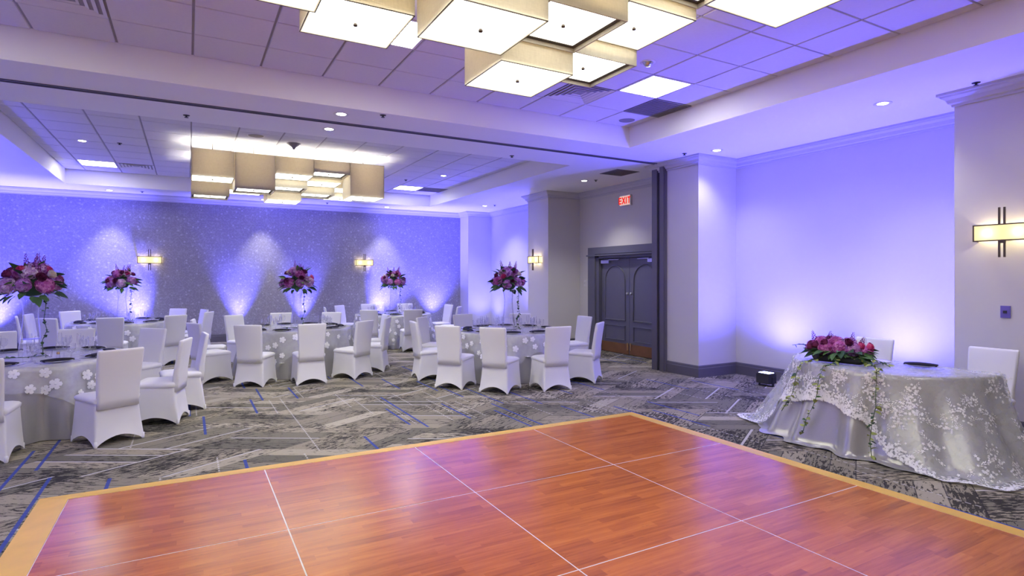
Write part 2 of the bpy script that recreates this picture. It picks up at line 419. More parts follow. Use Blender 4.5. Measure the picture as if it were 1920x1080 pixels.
for tray, hi, lo in (('n', 7.06, NT0), ('f', FT1, FT0)):
    xs, ys = cells(hi, lo)
    for k, x0, x1 in xs:
        for j, y0, y1 in ys:
            y1 = min(y1, NT1) if tray == 'n' else y1
            CELL[(tray, k, j)] = (x0, y0, x1, y1)
            if (tray, k, j) in SKIP: continue
            key = (round(x1 - x0, 2), round(y1 - y0, 2))
            if key not in tmesh:
                a, b = (x1 - x0) / 2 - .007, (y1 - y0) / 2 - .004
                tmesh[key] = MB().add([(-a, -b, .02), (a, -b, .02), (a, b, .02), (-a, b, .02), (-a + .008, -b + .008, 0), (a - .008, -b + .008, 0), (a - .008, b - .008, 0), (-a + .008, b - .008, 0)],
                    [(0, 1, 2, 3), (4, 7, 6, 5), (0, 4, 5, 1), (1, 5, 6, 2), (2, 6, 7, 3), (3, 7, 4, 0)]).mesh('ceiling_tile', M['tile'])
            link('ceiling_tile', tmesh[key], ceil_o, ((x0 + x1) / 2, (y0 + y1) / 2, ZU))

# partition track in the soffit between the two halves
tr = MB().box(XL + .02, 7.715, ZS - .012, 7.36, 7.735, ZS + .002).box(XL + .02, 7.785, ZS - .012, 7.36, 7.805, ZS + .002).obj('trim_2', M['basedark'])
tag(tr, 'dark partition track running across the ceiling', kind='structure')
MB().box(XL + .02, 7.735, ZS - .006, 7.36, 7.785, ZS + .001).obj('track_slot', M['dark'], tr)
jm = MB().box(7.345, 7.60, 0, 7.405, 7.735, ZS).box(7.345, 7.80, 0, 7.405, 7.93, ZS).box(7.33, 7.615, 0, 7.35, 7.72, ZS).obj('trim_3', M['basedark'])
tag(jm, 'tall dark grey partition jamb between the two halves', kind='structure')
MB().box(7.385, 7.735, 0, 7.41, 7.80, ZS).obj('jamb_slot', M['dark'], jm)

# ------------------------------------------------------------------ double door
def arch_outline(y0, y1, z0, z1, n=14):
    """closed outline (y, z): rectangle with a half-round top"""
    r = (y1 - y0) / 2; pts = [(y0, z0), (y1, z0)]
    for i in range(n + 1):
        a = PI * i / n; pts.append((y0 + r + r * math.cos(a), z1 - r + r * math.sin(a)))
    return pts
def bead(outline, x, w_, h_):
    """raised moulding bead that follows a closed outline on a plane x = const facing -x"""
    mb = MB(); n = len(outline); cy = sum(p[0] for p in outline) / n; cz = sum(p[1] for p in outline) / n
    vs = []
    for (y, z) in outline:
        d = Vector((cy - y, cz - z)).normalized()
        vs += [(x, y, z), (x - h_, y + d.x * w_ * .3, z + d.y * w_ * .3), (x - h_, y + d.x * w_ * .7, z + d.y * w_ * .7), (x, y + d.x * w_, z + d.y * w_)]
    fs = []
    for i in range(n):
        i2 = (i + 1) % n
        for j in range(3): fs.append((i * 4 + j, i2 * 4 + j, i2 * 4 + j + 1, i * 4 + j + 1))
    return mb.add(vs, fs)
DY0, DYM, DY1, DZ = 8.645, 9.597, 10.55, 2.10
dr = tag(MB().box(8.17, DY1, 0, 8.31, DY1 + .10, DZ + .02).box(8.13, DY1 + .10, 0, 8.31, DY1 + .36, DZ + .10)
         .box(8.17, DY0 - .10, 0, 8.31, DY0, DZ + .02).box(8.13, DY0 - .36, 0, 8.31, DY0 - .10, DZ + .10)
         .box(8.17, DY0, DZ, 8.31, DY1, DZ + .10).box(8.13, DY0 - .36, DZ + .10, 8.31, DY1 + .36, DZ + .255)
         .box(8.10, DY0 - .39, DZ + .055, 8.31, DY1 + .39, DZ + .085).obj('door_1', M['doorgrey']),
         'dark grey double door with arched panels under an exit sign', kind='structure')
for i, (a, b) in enumerate(((DYM + .004, DY1 - .004), (DY0 + .004, DYM - .004))):
    lf = MB().box(8.255, a, .01, 8.30, b, DZ - .01).obj('door_leaf', M['doorgrey'], dr)
    bead(arch_outline(a + .12, b - .12, .72, 1.95), 8.256, .035, .022).obj('arched_moulding', M['doorgrey'], lf)
    bead([(a + .12, .30), (b - .12, .30), (b - .12, .62), (a + .12, .62)], 8.256, .035, .022).obj('lower_moulding', M['doorgrey'], lf)
    MB().box(8.248, a + .01, .015, 8.256, b - .01, .235).obj('kick_plate', M['kick'], lf)
    e = a if i == 0 else b
    s = 1 if i == 0 else -1
    MB().box(8.235, min(e + s * .03, e + s * .06), .10, 8.249, max(e + s * .03, e + s * .06), .26).obj('floor_bolt', M['brass'], lf)
    MB().box(8.19, min(e + s * .62, e + s * .9), 1.985, 8.255, max(e + s * .62, e + s * .9), 2.055).obj('door_closer', M['chrome'], lf)
    MB().box(8.20, min(e + s * .3, e + s * .64), 2.055, 8.225, max(e + s * .3, e + s * .64), 2.07).obj('closer_arm', M['chrome'], lf)
    MB().lathe([(.0, -.0), (.028, 0), (.028, .03), (0, .035)], 12).obj('lock_cylinder', M['chrome'], lf, True, (8.255, e + s * .05, 1.32)).rotation_euler = (0, -PI / 2, 0)

# exit sign
ex = thing('exit_sign', 'red lit EXIT sign above the dark double door', 'exit sign', (8.31, 9.755, 3.225))
MB().box(-.055, -.18, 0, 0, .18, .225).obj('housing', M['white_plastic'], ex)
MB().box(-.058, -.168, .012, -.054, .168, .213).obj('face_panel', M['exit_face'], ex)
def letters(word, hgt, st):
    """block letters in (u, v); returns list of strokes as quads"""
    W_ = hgt * .62; gap = hgt * .2; q = []; u = 0
    def bar(u0, v0, u1, v1, t_):
        d = Vector((u1 - u0, v1 - v0)).normalized(); nx, ny = -d.y * t_ / 2, d.x * t_ / 2
        q.append([(u0 + nx, v0 + ny), (u1 + nx, v1 + ny), (u1 - nx, v1 - ny), (u0 - nx, v0 - ny)])
    for ch in word:
        if ch == 'E':
            bar(u + st / 2, 0, u + st / 2, hgt, st)
            for vv in (st / 2, hgt / 2, hgt - st / 2): bar(u, vv, u + W_, vv, st)
            u += W_ + gap
        elif ch == 'X':
            bar(u, 0, u + W_, hgt, st); bar(u, hgt, u + W_, 0, st); u += W_ + gap
        elif ch == 'I':
            bar(u + st / 2, 0, u + st / 2, hgt, st); u += st + gap
        elif ch == 'T':
            bar(u, hgt - st / 2, u + W_, hgt - st / 2, st); bar(u + W_ / 2, 0, u + W_ / 2, hgt, st); u += W_ + gap
    return q, u - gap
q, tot = letters('EXIT', .145, .026)
lm = MB()
for poly in q:
    vs = [(-.0585, tot / 2 - u_, .04 + v_) for u_, v_ in poly] + [(-.063, tot / 2 - u_, .04 + v_) for u_, v_ in poly]
    lm.add(vs, [(0, 1, 2, 3), (7, 6, 5, 4), (0, 4, 5, 1), (1, 5, 6, 2), (2, 6, 7, 3), (3, 7, 4, 0)])
lm.obj('lettering', M['exit_red'], ex)

# small wall fittings
def plate(name, label, cat, x, y, z, w_, h_, mat, extra=None):
    t = thing(name, label, cat, (x, y, z))
    MB().box(-.012, -w_ / 2, 0, 0, w_ / 2, h_).box(-.015, -w_ / 2 + .01, .01, -.011, w_ / 2 - .01, h_ - .01).obj('cover_plate', mat, t)
    MB().box(-.026, -w_ * .18, h_ * .38, -.014, w_ * .18, h_ * .60).obj('switch', extra or M['white_plastic'], t)
    return t
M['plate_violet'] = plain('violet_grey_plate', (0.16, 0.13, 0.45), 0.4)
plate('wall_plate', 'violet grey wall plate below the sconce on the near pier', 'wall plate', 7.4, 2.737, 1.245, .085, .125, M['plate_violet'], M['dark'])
plate('thermostat', 'small white wall control above the light switch left of doors', 'thermostat', 8.31, 11.26, 1.46, .08, .15, M['white_plastic'], M['chrome'])
plate('light_switch', 'white light switch right beside the dark door frame', 'light switch', 8.31, 11.02, 1.18, .075, .12, M['white_plastic'])

# ------------------------------------------------------------------ ceiling fixtures
def shade_unit(parent, x0, y0, z0, z1, s, recessed):
    """one square linen drum with an acrylic bottom"""
    t_ = .012; g = .006
    x0 += g; y0 += g; s -= 2 * g
    mb = MB()
    mb.box(x0, y0, z0, x0 + s, y0 + t_, z1).box(x0, y0 + s - t_, z0, x0 + s, y0 + s, z1)
    mb.box(x0, y0 + t_, z0, x0 + t_, y0 + s - t_, z1).box(x0 + s - t_, y0 + t_, z0, x0 + s, y0 + s - t_, z1)
    sh = mb.obj('lamp_shade', M['linen'], parent)
    i = .05 if recessed else .004
    zz = z0 + (.035 if recessed else .004)
    if recessed:
        MB().box(x0 + t_, y0 + t_, zz - .004, x0 + s - t_, y0 + i, zz + .008).box(x0 + t_, y0 + s - i, zz - .004, x0 + s - t_, y0 + s - t_, zz + .008) \
            .box(x0 + t_, y0 + i, zz - .004, x0 + i, y0 + s - i, zz + .008).box(x0 + s - i, y0 + i, zz - .004, x0 + s - t_, y0 + s - i, zz + .008).obj('dark_rim', M['bronze'], sh)
    else:
        e = .005
        MB().box(x0 - .001, y0 - .001, z0 - .002, x0 + s + .001, y0 + e, z0 + .003).box(x0 - .001, y0 + s - e, z0 - .002, x0 + s + .001, y0 + s + .001, z0 + .003) \
            .box(x0 - .001, y0 + e, z0 - .002, x0 + e, y0 + s - e, z0 + .003).box(x0 + s - e, y0 + e, z0 - .002, x0 + s + .001, y0 + s - e, z0 + .003).obj('thin_rim', M['bronze'], sh)
    MB().box(x0 + i, y0 + i, zz, x0 + s - i, y0 + s - i, zz + .006).obj('diffuser', M['diffuser'], sh)
    c = (x0 + s / 2, y0 + s / 2)
    MB().lathe([(.0, -.022), (.014, -.02), (.016, -.01), (.010, 0.0), (.010, .004)], 10, (c[0], c[1], zz)).obj('finial', M['bronze'], sh, True)
    MB().lathe([(.002, 0), (.05, .02), (.065, .06), (.05, .10), (.002, .12)], 10, (c[0], c[1], z1 - (.20 if z1 - z0 > .3 else .13))).obj('bulb', M['bulb'], sh, True)
    MB().lathe([(.006, 0), (.006, ZU - z1 + .05)], 6, (c[0], c[1], z1 - .05)).obj('hanging_rod', M['bronze'], sh)
S = 0.664
near_cells = [(1, 0, 3.46, False), (3, 0, 3.28, False), (4, 0, 3.47, True), (0, 1, 3.33, False), (2, 1, 3.31, False), (3, 1, 3.45, True), (4, 1, 3.60, False),
              (4, 2, 3.68, True), (1, 2, 3.62, False), (2, 2, 3.54, True), (4, 3, 3.29, False), (0, 3, 3.46, False), (1, 3, 3.22, False), (3, 3, 3.54, False)]
far_cells = [(0, 0, 3.39, False), (1, 0, 3.22, True), (2, 0, 3.54, False), (3, 0, 3.62, True), (4, 0, 3.22, False), (2, 1, 3.39, True), (3, 1, 3.55, False),
             (0, 2, 3.23, True), (2, 2, 3.23, False), (3, 2, 3.39, True), (4, 2, 3.55, False), (1, 3, 3.46, False), (4, 3, 3.46, False)]
def fixture2(name, label, cells_, ytop, sign):
    global ZU
    zc = ZU; loc0 = (1.70, ytop + sign * 1.33, zc)
    t = thing(name, label, 'ceiling light', loc0)
    for col, row, z0, rec in cells_:
        x0 = .04 + .662 * col
        y0 = ytop + S * row if sign > 0 else ytop - S * (row + 1)
        ZU = 0.0
        shade_unit(t, x0 - loc0[0], y0 - loc0[1], z0 - zc, 3.85 - zc, S, rec)
        ZU = zc
    MB().box(-1.0, -.6, -.03, 1.0, .6, -.002).obj('canopy', M['white_plastic'], t)
    return t
fixture2('cluster_pendant', 'near cluster of square linen shades over the dance floor', near_cells, 4.455, -1)
fixture2('cluster_pendant', 'far cluster of square linen shades above the round tables', far_cells, 11.10, 1)

def troffer(tray, k, j, label):
    x0, y0, x1, y1 = CELL[(tray, k, j)]
    t = thing('ceiling_troffer', label, 'ceiling light', ((x0 + x1) / 2, (y0 + y1) / 2, ZU), 0, 'flat ceiling panel lights')
    a, b = (x1 - x0) / 2 - .008, (y1 - y0) / 2 - .008; e = .025
    MB().box(-a, -b, -.004, a, -b + e, .03).box(-a, b - e, -.004, a, b, .03).box(-a, -b + e, -.004, -a + e, b - e, .03).box(a - e, -b + e, -.004, a, b - e, .03).obj('frame', M['white_plastic'], t)
    MB().box(-a + e, -b + e, .004, a - e, b - e, .012).obj('diffuser', M['troffer'], t)
troffer('n', 7, 2, 'square panel light in the near tray, right of the shades')
troffer('n', 2, 2, 'square panel light half hidden behind the near shades')
troffer('n', 2, 9, 'added unseen panel light in the near tray above the viewer'); troffer('n', 7, 9, 'added unseen panel light in the near tray, rear right')  # out-of-view panel lights, added to brighten the viewer's half of the room
troffer('n', -3, 9, 'added unseen panel light in the near tray, rear left'); troffer('n', -3, 2, 'added unseen panel light in the near tray, front left')  # also out of view and added for brightness
troffer('f', -3, 1, 'thin looking panel light at the far left of the far tray')
troffer('f', 7, 1, 'thin looking panel light at the far right of the far tray')

def vent(tray, k, j, label, dark=False):
    x0, y0, x1, y1 = CELL[(tray, k, j)]
    t = thing('ceiling_vent', label, 'air vent', ((x0 + x1) / 2, (y0 + y1) / 2, ZU), 0)
    a, b = (x1 - x0) / 2 - .008, (y1 - y0) / 2 - .008
    MB().box(-a, -b, .02, a, b, .03).obj('backing', M['dark'] if not dark else M['basedark'], t)
    if dark:
        n = 14
        for i in range(n):
            yy = -b + .03 + (2 * b - .06) * i / (n - 1)
            MB().box(-a + .02, yy - .008, .0, a - .02, yy + .008, .016).obj('slat', M['ventgrey'], t)
        MB().box(-a, -b, -.003, a, -b + .02, .02).box(-a, b - .02, -.003, a, b, .02).box(-a, -b + .02, -.003, -a + .02, b - .02, .02).box(a - .02, -b + .02, -.003, a, b - .02, .02).obj('frame', M['ventgrey'], t)
        return
    for i in range(5):                                   # nested square blades
        s_ = 1 - i * .19; o, n_ = s_, s_ - .10
        mb = MB(); zo = -.004 + i * .002
        def ring(u0, u1, z0, z1):
            c0 = [(-a * u0, -b * u0, z0), (a * u0, -b * u0, z0), (a * u0, b * u0, z0), (-a * u0, b * u0, z0)]
            c1 = [(-a * u1, -b * u1, z1), (a * u1, -b * u1, z1), (a * u1, b * u1, z1), (-a * u1, b * u1, z1)]
            mb.add(c0 + c1, [(q_, (q_ + 1) % 4, 4 + (q_ + 1) % 4, 4 + q_) for q_ in range(4)])
        if n_ > .03:
            ring(o, n_, zo, zo + .014); ring(o, n_, zo + .004, zo + .018); ring(n_, n_, zo + .014, zo + .018); ring(o, o, zo, zo + .004)
            mb.obj('blade', M['white_plastic'], t)
M['ventgrey'] = plain('vent_grey', (0.22, 0.20, 0.20), 0.5)
vent('n', 6, 1, 'square louvred vent half behind the near linen shades')
vent('n', -2, 1, 'square louvred vent at the upper left of the near tray')
vent('n', 8, 1, 'dark grille panel at the corner of the near tray', True)
vent('f', -2, 1, 'louvred vent beside the far left panel light')
vent('f', 8, 1, 'dark grille panel beside the far right panel light', True)
gt = thing('ceiling_vent', 'dark square return grille in the soffit near the doors', 'air vent', (7.29, 8.77, ZS))
MB().box(-.27, -.27, -.006, .27, -.25, 0).box(-.27, .25, -.006, .27, .27, 0).box(-.27, -.25, -.006, -.25, .25, 0).box(.25, -.25, -.006, .27, .25, 0).obj('frame', M['basedark'], gt)
MB().box(-.25, -.25, -.002, .25, .25, 0).obj('backing', M['dark'], gt)
for i in range(16):
    yy = -.235 + .47 * i / 15
    MB().box(-.25, yy - .006, -.006, .25, yy + .006, -.002).obj('slat', M['basedark'], gt)

ring_me = MB().lathe([(.055, .0), (.085, -.006), (.095, -.004), (.097, .0)], 20, cap=False).mesh('trim_ring', M['white_plastic'], True)
lens_me = MB().lathe([(.0, -.0035), (.056, -.0035), (.057, 0)], 20, cap=False).mesh('lens', M['lens'])
CANW = {(7.38, 6.48): 28.0, (7.09, 3.79): 45.0}
def can(x, y, z, label, w_=None, angle=110, blend=0.9, on=True):
    t = thing('recessed_light', label, 'recessed light', (x, y, z), 0, 'round recessed ceiling lights')
    link('trim_ring', ring_me, t); link('lens', lens_me, t)
    if on: spot('recessed_lamp', t, (0, 0, -.03), (0, 0, 0), w_ or CANW.get((x, y), CAN_W), (1.0, .97, .90), math.radians(angle), blend, .06)
for x, y, z, lb in [(1.664, 7.33, ZS, 'round recessed light just before the partition track'), (1.685, 8.15, ZS, 'round recessed light just beyond the partition track'),
        (7.09, 3.79, ZS, 'round recessed light above the near right alcove'), (7.38, 6.48, ZS, 'round recessed light by the pier at the alcove end'),
        (7.26, 9.87, ZS, 'round recessed light over the doors beside the grille'), (7.33, 14.68, ZS, 'round recessed light before the far alcove'),
        (-1.595, 12.31, 4.02, 'round recessed light in the far tray, left side'), (5.15, 12.45, 4.02, 'round recessed light in the far tray, right side')]:
    can(x, y, z - .001, lb)
for x, lb in ((5.0, 'round recessed light washing the back wall, right one'), (1.72, 'round recessed light washing the back wall behind the far shades'), (-1.6, 'round recessed light washing the back wall, left one')):
    can(x, 16.33, ZS - .001, lb, 130, 66, 0.8)
for x, y, lb in ((-3.4, 3.5, 'added unseen recessed light over the near left side'), (-3.4, 10, 'added unseen recessed light over the far left side'), (1.7, -1.6, 'added unseen recessed light behind the viewer')):  # recessed lights outside the frame, added to raise the general light
    can(x, y, ZS - .001, lb)
cn = thing('ceiling_camera', 'chrome dome fitting in the near tray beside the shades', 'ceiling fitting', (4.39, 4.80, ZU))
MB().lathe([(.0, -.05), (.03, -.045), (.05, -.02), (.055, -.004)], 16, cap=False).obj('dome', M['chrome'], cn, True)
MB().lathe([(.055, -.004), (.085, -.004), (.087, .0)], 16, cap=False).obj('ring', M['white_plastic'], cn, True)
def speaker(x, y, z, label):
    t = thing('ceiling_speaker', label, 'ceiling speaker', (x, y, z))
    MB().lathe([(.0, -.006), (.115, -.006), (.12, -.001)], 24, cap=False).obj('grille', M['ventgrey'], t)
    MB().lathe([(.118, -.001), (.13, -.008), (.137, 0)], 24, cap=False).obj('ring', M['white_plastic'], t, True)
speaker(5.73, 6.72, ZU, 'round grey ceiling speaker in the corner of the near tray')
speaker(.98, 10.45, ZU, 'round grey ceiling speaker above the far shades')
dt = thing('projector_mount', 'small conical fitting on the ceiling behind the far shades', 'ceiling fitting', (1.62, 10.75, ZU))
MB().lathe([(.0, -.11), (.015, -.105), (.03, -.07)], 14, cap=False).obj('tip', M['ventgrey'], dt, True)
MB().lathe([(.03, -.07), (.10, -.01), (.12, 0)], 14, cap=False).obj('cone', M['ventgrey'], dt, True)
def sprinkler(x, y, z, label):
    t = thing('sprinkler', label, 'sprinkler', (x, y, z), 0, 'ceiling sprinklers')
    MB().lathe([(.0, -.008), (.035, -.006), (.04, 0)], 12, cap=False).obj('escutcheon', M['blackmetal'], t)
    MB().lathe([(.012, -.008), (.010, -.024), (.024, -.026), (.024, -.030), (0, -.031)], 10, cap=False).obj('head', M['blackmetal'], t)
for x, y, z, lb in [(7.185, 2.91, ZS, 'dark sprinkler above the near pier crown'), (2.13, 7.12, ZS, 'dark sprinkler right of the near soffit light'), (-.02, 8.33, ZS, 'dark sprinkler on the soffit left of the far shades'),
        (4.72, 8.44, ZS, 'dark sprinkler on the soffit right of the far shades'), (-1.05, 12.2, ZU, 'dark sprinkler in the far tray, left side'), (4.57, 13.4, ZU, 'dark sprinkler in the far tray behind the shades'),
        (7.42, 9.68, ZS, 'dark sprinkler beside the light over the doors'), (7.5, 14.4, ZS, 'dark sprinkler beside the light before the far alcove'), (7.1, 6.9, ZS, 'dark sprinkler above the near pier by the partition jamb'),
        (-.95, 16.2, ZS, 'dark sprinkler on the back soffit left of the far shades'), (3.3, 16.2, ZS, 'dark sprinkler on the back soffit under the far shades')]:
    sprinkler(x, y, z, lb)

# ------------------------------------------------------------------ sconces
def sconce(x, y, z, rz, label):
    """origin at the wall, front towards local -y; z is the shade's centre"""
    t = thing('wall_sconce', label, 'wall sconce', (x, y, z), rz)
    W2, H2, D = .25, .082, .10
    sh = MB().box(-W2, -D, -H2, W2, -D + .004, H2).box(-W2, -D + .004, -H2, -W2 + .004, -.012, H2).box(W2 - .004, -D + .004, -H2, W2, -.012, H2).obj('lamp_shade', M['sconce_shade'], t)
    e = .006; f = MB()
    for zz in (-H2, H2):
        f.box(-W2 - e, -D - e, zz - e, W2 + e, -D + e, zz + e).box(-W2 - e, -D, zz - e, -W2 + e, 0, zz + e).box(W2 - e, -D, zz - e, W2 + e, 0, zz + e)
    for xx in (-W2, W2): f.box(xx - e, -D - e, -H2, xx + e, -D + e, H2)
    f.obj('frame', M['bronze'], t)
    for xx in (-.022, .022):
        MB().box(xx - .008, -D - .016, H2, xx + .008, -D, .257).obj('upright_bar', M['bronze'], t)
        MB().box(xx - .008, -D - .016, -.257, xx + .008, -D, -H2).obj('lower_bar', M['bronze'], t)
    MB().box(-.03, -D - .014, -H2 - .03, .03, -D, -H2).obj('bar_clip', M['bronze'], t)
    MB().box(-.06, -.012, -.07, .06, 0, .07).obj('back_plate', M['bronze'], t)
    for xx in (-.13, .13): point('sconce_lamp', t, (xx, -.055, 0), SCONCE_W, (1.0, .82, .52), .02)
    return t
sconce(-.826, YB, 2.10, 0, 'lit wall sconce on the patterned wall, left one')
sconce(4.456, YB, 2.10, 0, 'lit wall sconce on the patterned wall, right one')
sconce(7.4, 12.0, 2.10, -PI / 2, 'lit wall sconce on the far pier left of the doors')
sconce(7.4, 2.73, 2.13, -PI / 2, 'lit wall sconce with dark bars on the near right pier')

# ------------------------------------------------------------------ violet uplights
def uplight(x, y, rz, tilt, label, w_=1.0, angle=62, aim=0.0):
    t = thing('led_uplight', label, 'uplight', (x, y, 0), rz, 'violet floor uplights')
    MB().box(-.11, -.09, .045, .11, .09, .19).box(-.10, -.08, .19, .10, .08, .20).obj('housing', M['blackmetal'], t)
    MB().box(-.125, -.02, .0, -.112, .02, .14).box(.112, -.02, 0, .125, .02, .14).box(-.125, -.02, 0, .125, .02, .012).obj('yoke', M['blackmetal'], t)
    MB().box(-.085, -.065, .2, .085, .065, .206).obj('lens', M['led'], t)
    l = spot('uplight_lamp', t, (0, 0, .25), (PI - tilt, aim, 0), UPLIGHT_W * w_, (.088, .080, 1.0), math.radians(angle), 1.0, .07)
    return t
# local +y faces the wall; tilt leans the beam towards it
uplight(7.76, 5.86, -PI / 2, -.10, 'black floor uplight in the alcove beside the lace table', .92, 150)
uplight(7.76, 4.15, -PI / 2, -.10, 'black floor uplight in the alcove behind the lace table', .92, 150)
uplight(7.80, 13.2, -PI / 2, .05, 'black floor uplight in the far alcove', 1.0, 130)
uplight(7.9, 15.7, 0, .05, 'black floor uplight in the far corner of the alcove', .35, 120)
for x, aim, lb, ww, an in ((-3.75, -.1, 'floor uplight at the left end of the patterned wall', 3.0, 90), (-.75, -.5, 'floor uplight behind the far left table', 3.8, 70), (1.15, 0, 'floor uplight between the far left and middle tables', 2.1, 58),
        (2.75, 0, 'floor uplight behind the middle table vase', 2.1, 58), (4.55, .5, 'floor uplight behind the far middle table', 3.8, 70), (6.55, .05, 'floor uplight at the right end of the patterned wall', 2.0, 80)):
    uplight(x, YB - (.27 if an < 65 else .38), 0, .12, lb, ww, an, aim)
for y, lb in ((14.4, 'floor uplight at the far end of the left wall'), (11.2, 'floor uplight along the left wall beyond the partition'), (6.2, 'floor uplight along the left wall by the dance floor'), (3.0, 'floor uplight on the left wall near the viewer')):
    uplight(XL + .4, y, PI / 2, .12, lb, 1.05, 95)

# ------------------------------------------------------------------ dance floor
DX, DYY, DP, DH = -0.772, 5.315, 1.338, .03
df = thing('dance_floor', 'glossy cherry wood dance floor with gold edging', 'dance floor', (DX + 2 * DP, DYY - 2 * DP, 0))
pm = MB().box(-DP / 2 + .0045, -DP / 2 + .0045, .002, DP / 2 - .0045, DP / 2 - .0045, DH).mesh('floor_panel', M['dance'])
g = .005; a = DP / 2
em = MB().box(-a, -a, .002, a, -a + g, DH - .001).box(-a, a - g, .002, a, a, DH - .001).box(-a, -a + g, .002, -a + g, a - g, DH - .001).box(a - g, -a + g, .002, a, a - g, DH - .001).mesh('edge_strip', M['alu'])
for i in range(4):
    for j in range(4):
        p = link('floor_panel', pm, df, ((i - 1.5) * DP, (1.5 - j) * DP, 0)); link('edge_strip', em, p)
R_ = 2 * DP; wd = .20; mi = .0
def ramp_piece(p):     # four plan corners: inner a,b then outer b,a
    (ia, ib, ob, oa) = p
    vs = [(*ia, DH + .001), (*ib, DH + .001), (*ob, .004), (*oa, .004), (*ia, 0.001), (*ib, .001), (*ob, .001), (*oa, .001)]
    MB().add(vs, [(0, 1, 2, 3), (7, 6, 5, 4), (0, 4, 5, 1), (1, 5, 6, 2), (2, 6, 7, 3), (3, 7, 4, 0)]).obj('edge_ramp', M['gold_edge'], df)
O = R_ + wd; r0 = R_ + .001
ramp_piece(((-r0, r0), (r0, r0), (O, O), (-O, O))); ramp_piece(((-r0, -r0), (-r0, r0), (-O, O), (-O, -O)))
ramp_piece(((r0, r0), (r0, -r0), (O, -O), (O, O))); ramp_piece(((r0, -r0), (-r0, -r0), (-O, -O), (O, -O)))

# ------------------------------------------------------------------ chairs
def rrect(hx, y0, y1, r, n=6, hx2=None):
    """rounded rectangle outline, counter-clockwise, 4*(n+1) points"""
    hx2 = hx if hx2 is None else hx2
    pts = []
    for (cx, cy, a0) in ((hx - r, y1 - r, 0), (-hx + r, y1 - r, PI / 2), (-hx2 + r, y0 + r, PI), (hx2 - r, y0 + r, 1.5 * PI)):
        for i in range(n + 1):
            a_ = a0 + PI / 2 * i / n; pts.append((cx + r * math.cos(a_), cy + r * math.sin(a_)))
    return pts
def dense(hx, y0, y1, r, hx2, per=9):
    """outline with per extra points along each straight side; returns points and 0..1 arch weight"""
    base_ = rrect(hx, y0, y1, r, 3, hx2); out = []
    for c in range(4):
        seg = base_[c * 4:(c + 1) * 4]; nxt = base_[((c + 1) % 4) * 4]
        for i, p in enumerate(seg): out.append((p, 0.0))
        l = seg[-1]
        for i in range(1, per + 1):
            f = i / (per + 1); out.append(((l[0] + (nxt[0] - l[0]) * f, l[1] + (nxt[1] - l[1]) * f), math.sin(PI * f) ** .8))
    return out
def make_chair():
    t = thing('banquet_chair', 'white spandex covered banquet chair', 'chair')
    # skirt stretched from the seat rim to the four feet, arched between them
    top = dense(.212, -.205, .225, .035, .200); bot = dense(.232, -.250, .250, .012, .232)
    mb = MB(); n = len(top); K = 9; vs = []
    for k in range(K):
        f = k / (K - 1)
        for (p, _), (q_, w_) in zip(top, bot):
            g_ = f ** 1.25
            zt = .435; zb = .004 + .085 * w_
            ins = 1 - .10 * w_ * math.sin(PI * min(1, f * .9 + .0)) * f
            vs.append(((p[0] + (q_[0] - p[0]) * g_) * ins, (p[1] + (q_[1] - p[1]) * g_) * ins, zt + (zb - zt) * f))
    fs = [(k * n + i, k * n + (i + 1) % n, (k + 1) * n + (i + 1) % n, (k + 1) * n + i) for k in range(K - 1) for i in range(n)]
    mb.add(vs, fs).obj('skirt', M['spandex'], t, True)
    # seat pad
    mb = MB(); rings = [(.0, .42), (.006, .435), (.008, .455), (-.006, .472), (-.04, .485), (-.10, .491), (-.17, .493)]
    vs = []
    for d, z in rings:
        for (x_, y_) in rrect(max(.01, .212 + d), -.205 - min(d, 0) * 1.0 if d < 0 else -.205, .225 + d, .035 if d > -.03 else max(.006, .035 + d * .15), 3): vs.append((x_, y_, z))
    n = 16
    fs = [(k * n + i, k * n + (i + 1) % n, (k + 1) * n + (i + 1) % n, (k + 1) * n + i) for k in range(len(rings) - 1) for i in range(n)]
    fs.append(tuple((len(rings) - 1) * n + i for i in range(n)))
    mb.add(vs, fs).obj('seat', M['spandex'], t, True)
    # backrest, leaning outwards, slightly wider at the top
    secs = [(.36, -.190, .195, .075), (.44, -.196, .190, .075), (.49, -.206, .192, .070), (.56, -.218, .196, .062), (.66, -.234, .202, .056), (.78, -.252, .208, .052), (.88, -.269, .212, .048), (.925, -.277, .213, .045), (.940, -.280, .211, .040), (.947, -.281, .203, .026)]
    vs = []
    for z, yc, hw, th in secs:
        bow = .012 if z > .5 else 0
        for (x_, y_) in rrect(hw, -th / 2, th / 2, min(th * .42, .02), 3): vs.append((x_, yc + y_ + bow * (x_ / hw) ** 2, z))
    fs = [(k * n + i, k * n + (i + 1) % n, (k + 1) * n + (i + 1) % n, (k + 1) * n + i) for k in range(len(secs) - 1) for i in range(n)]
    fs.append(tuple(range(n))); fs.append(tuple((len(secs) - 1) * n + i for i in range(n)))
    mb = MB().add(vs, fs); mb.obj('backrest', M['spandex'], t, True)
    for sx in (-1, 1):
        for sy in (-1, 1):
            MB().lathe([(.013, 0.0), (.017, .006), (.016, .06)], 8, (sx * .218, sy * .236, .0005)).obj('foot', M['spandex'], t, True)
    return t
chair0 = make_chair(); chair_parts = list(chair0.children); chair_used = [False]
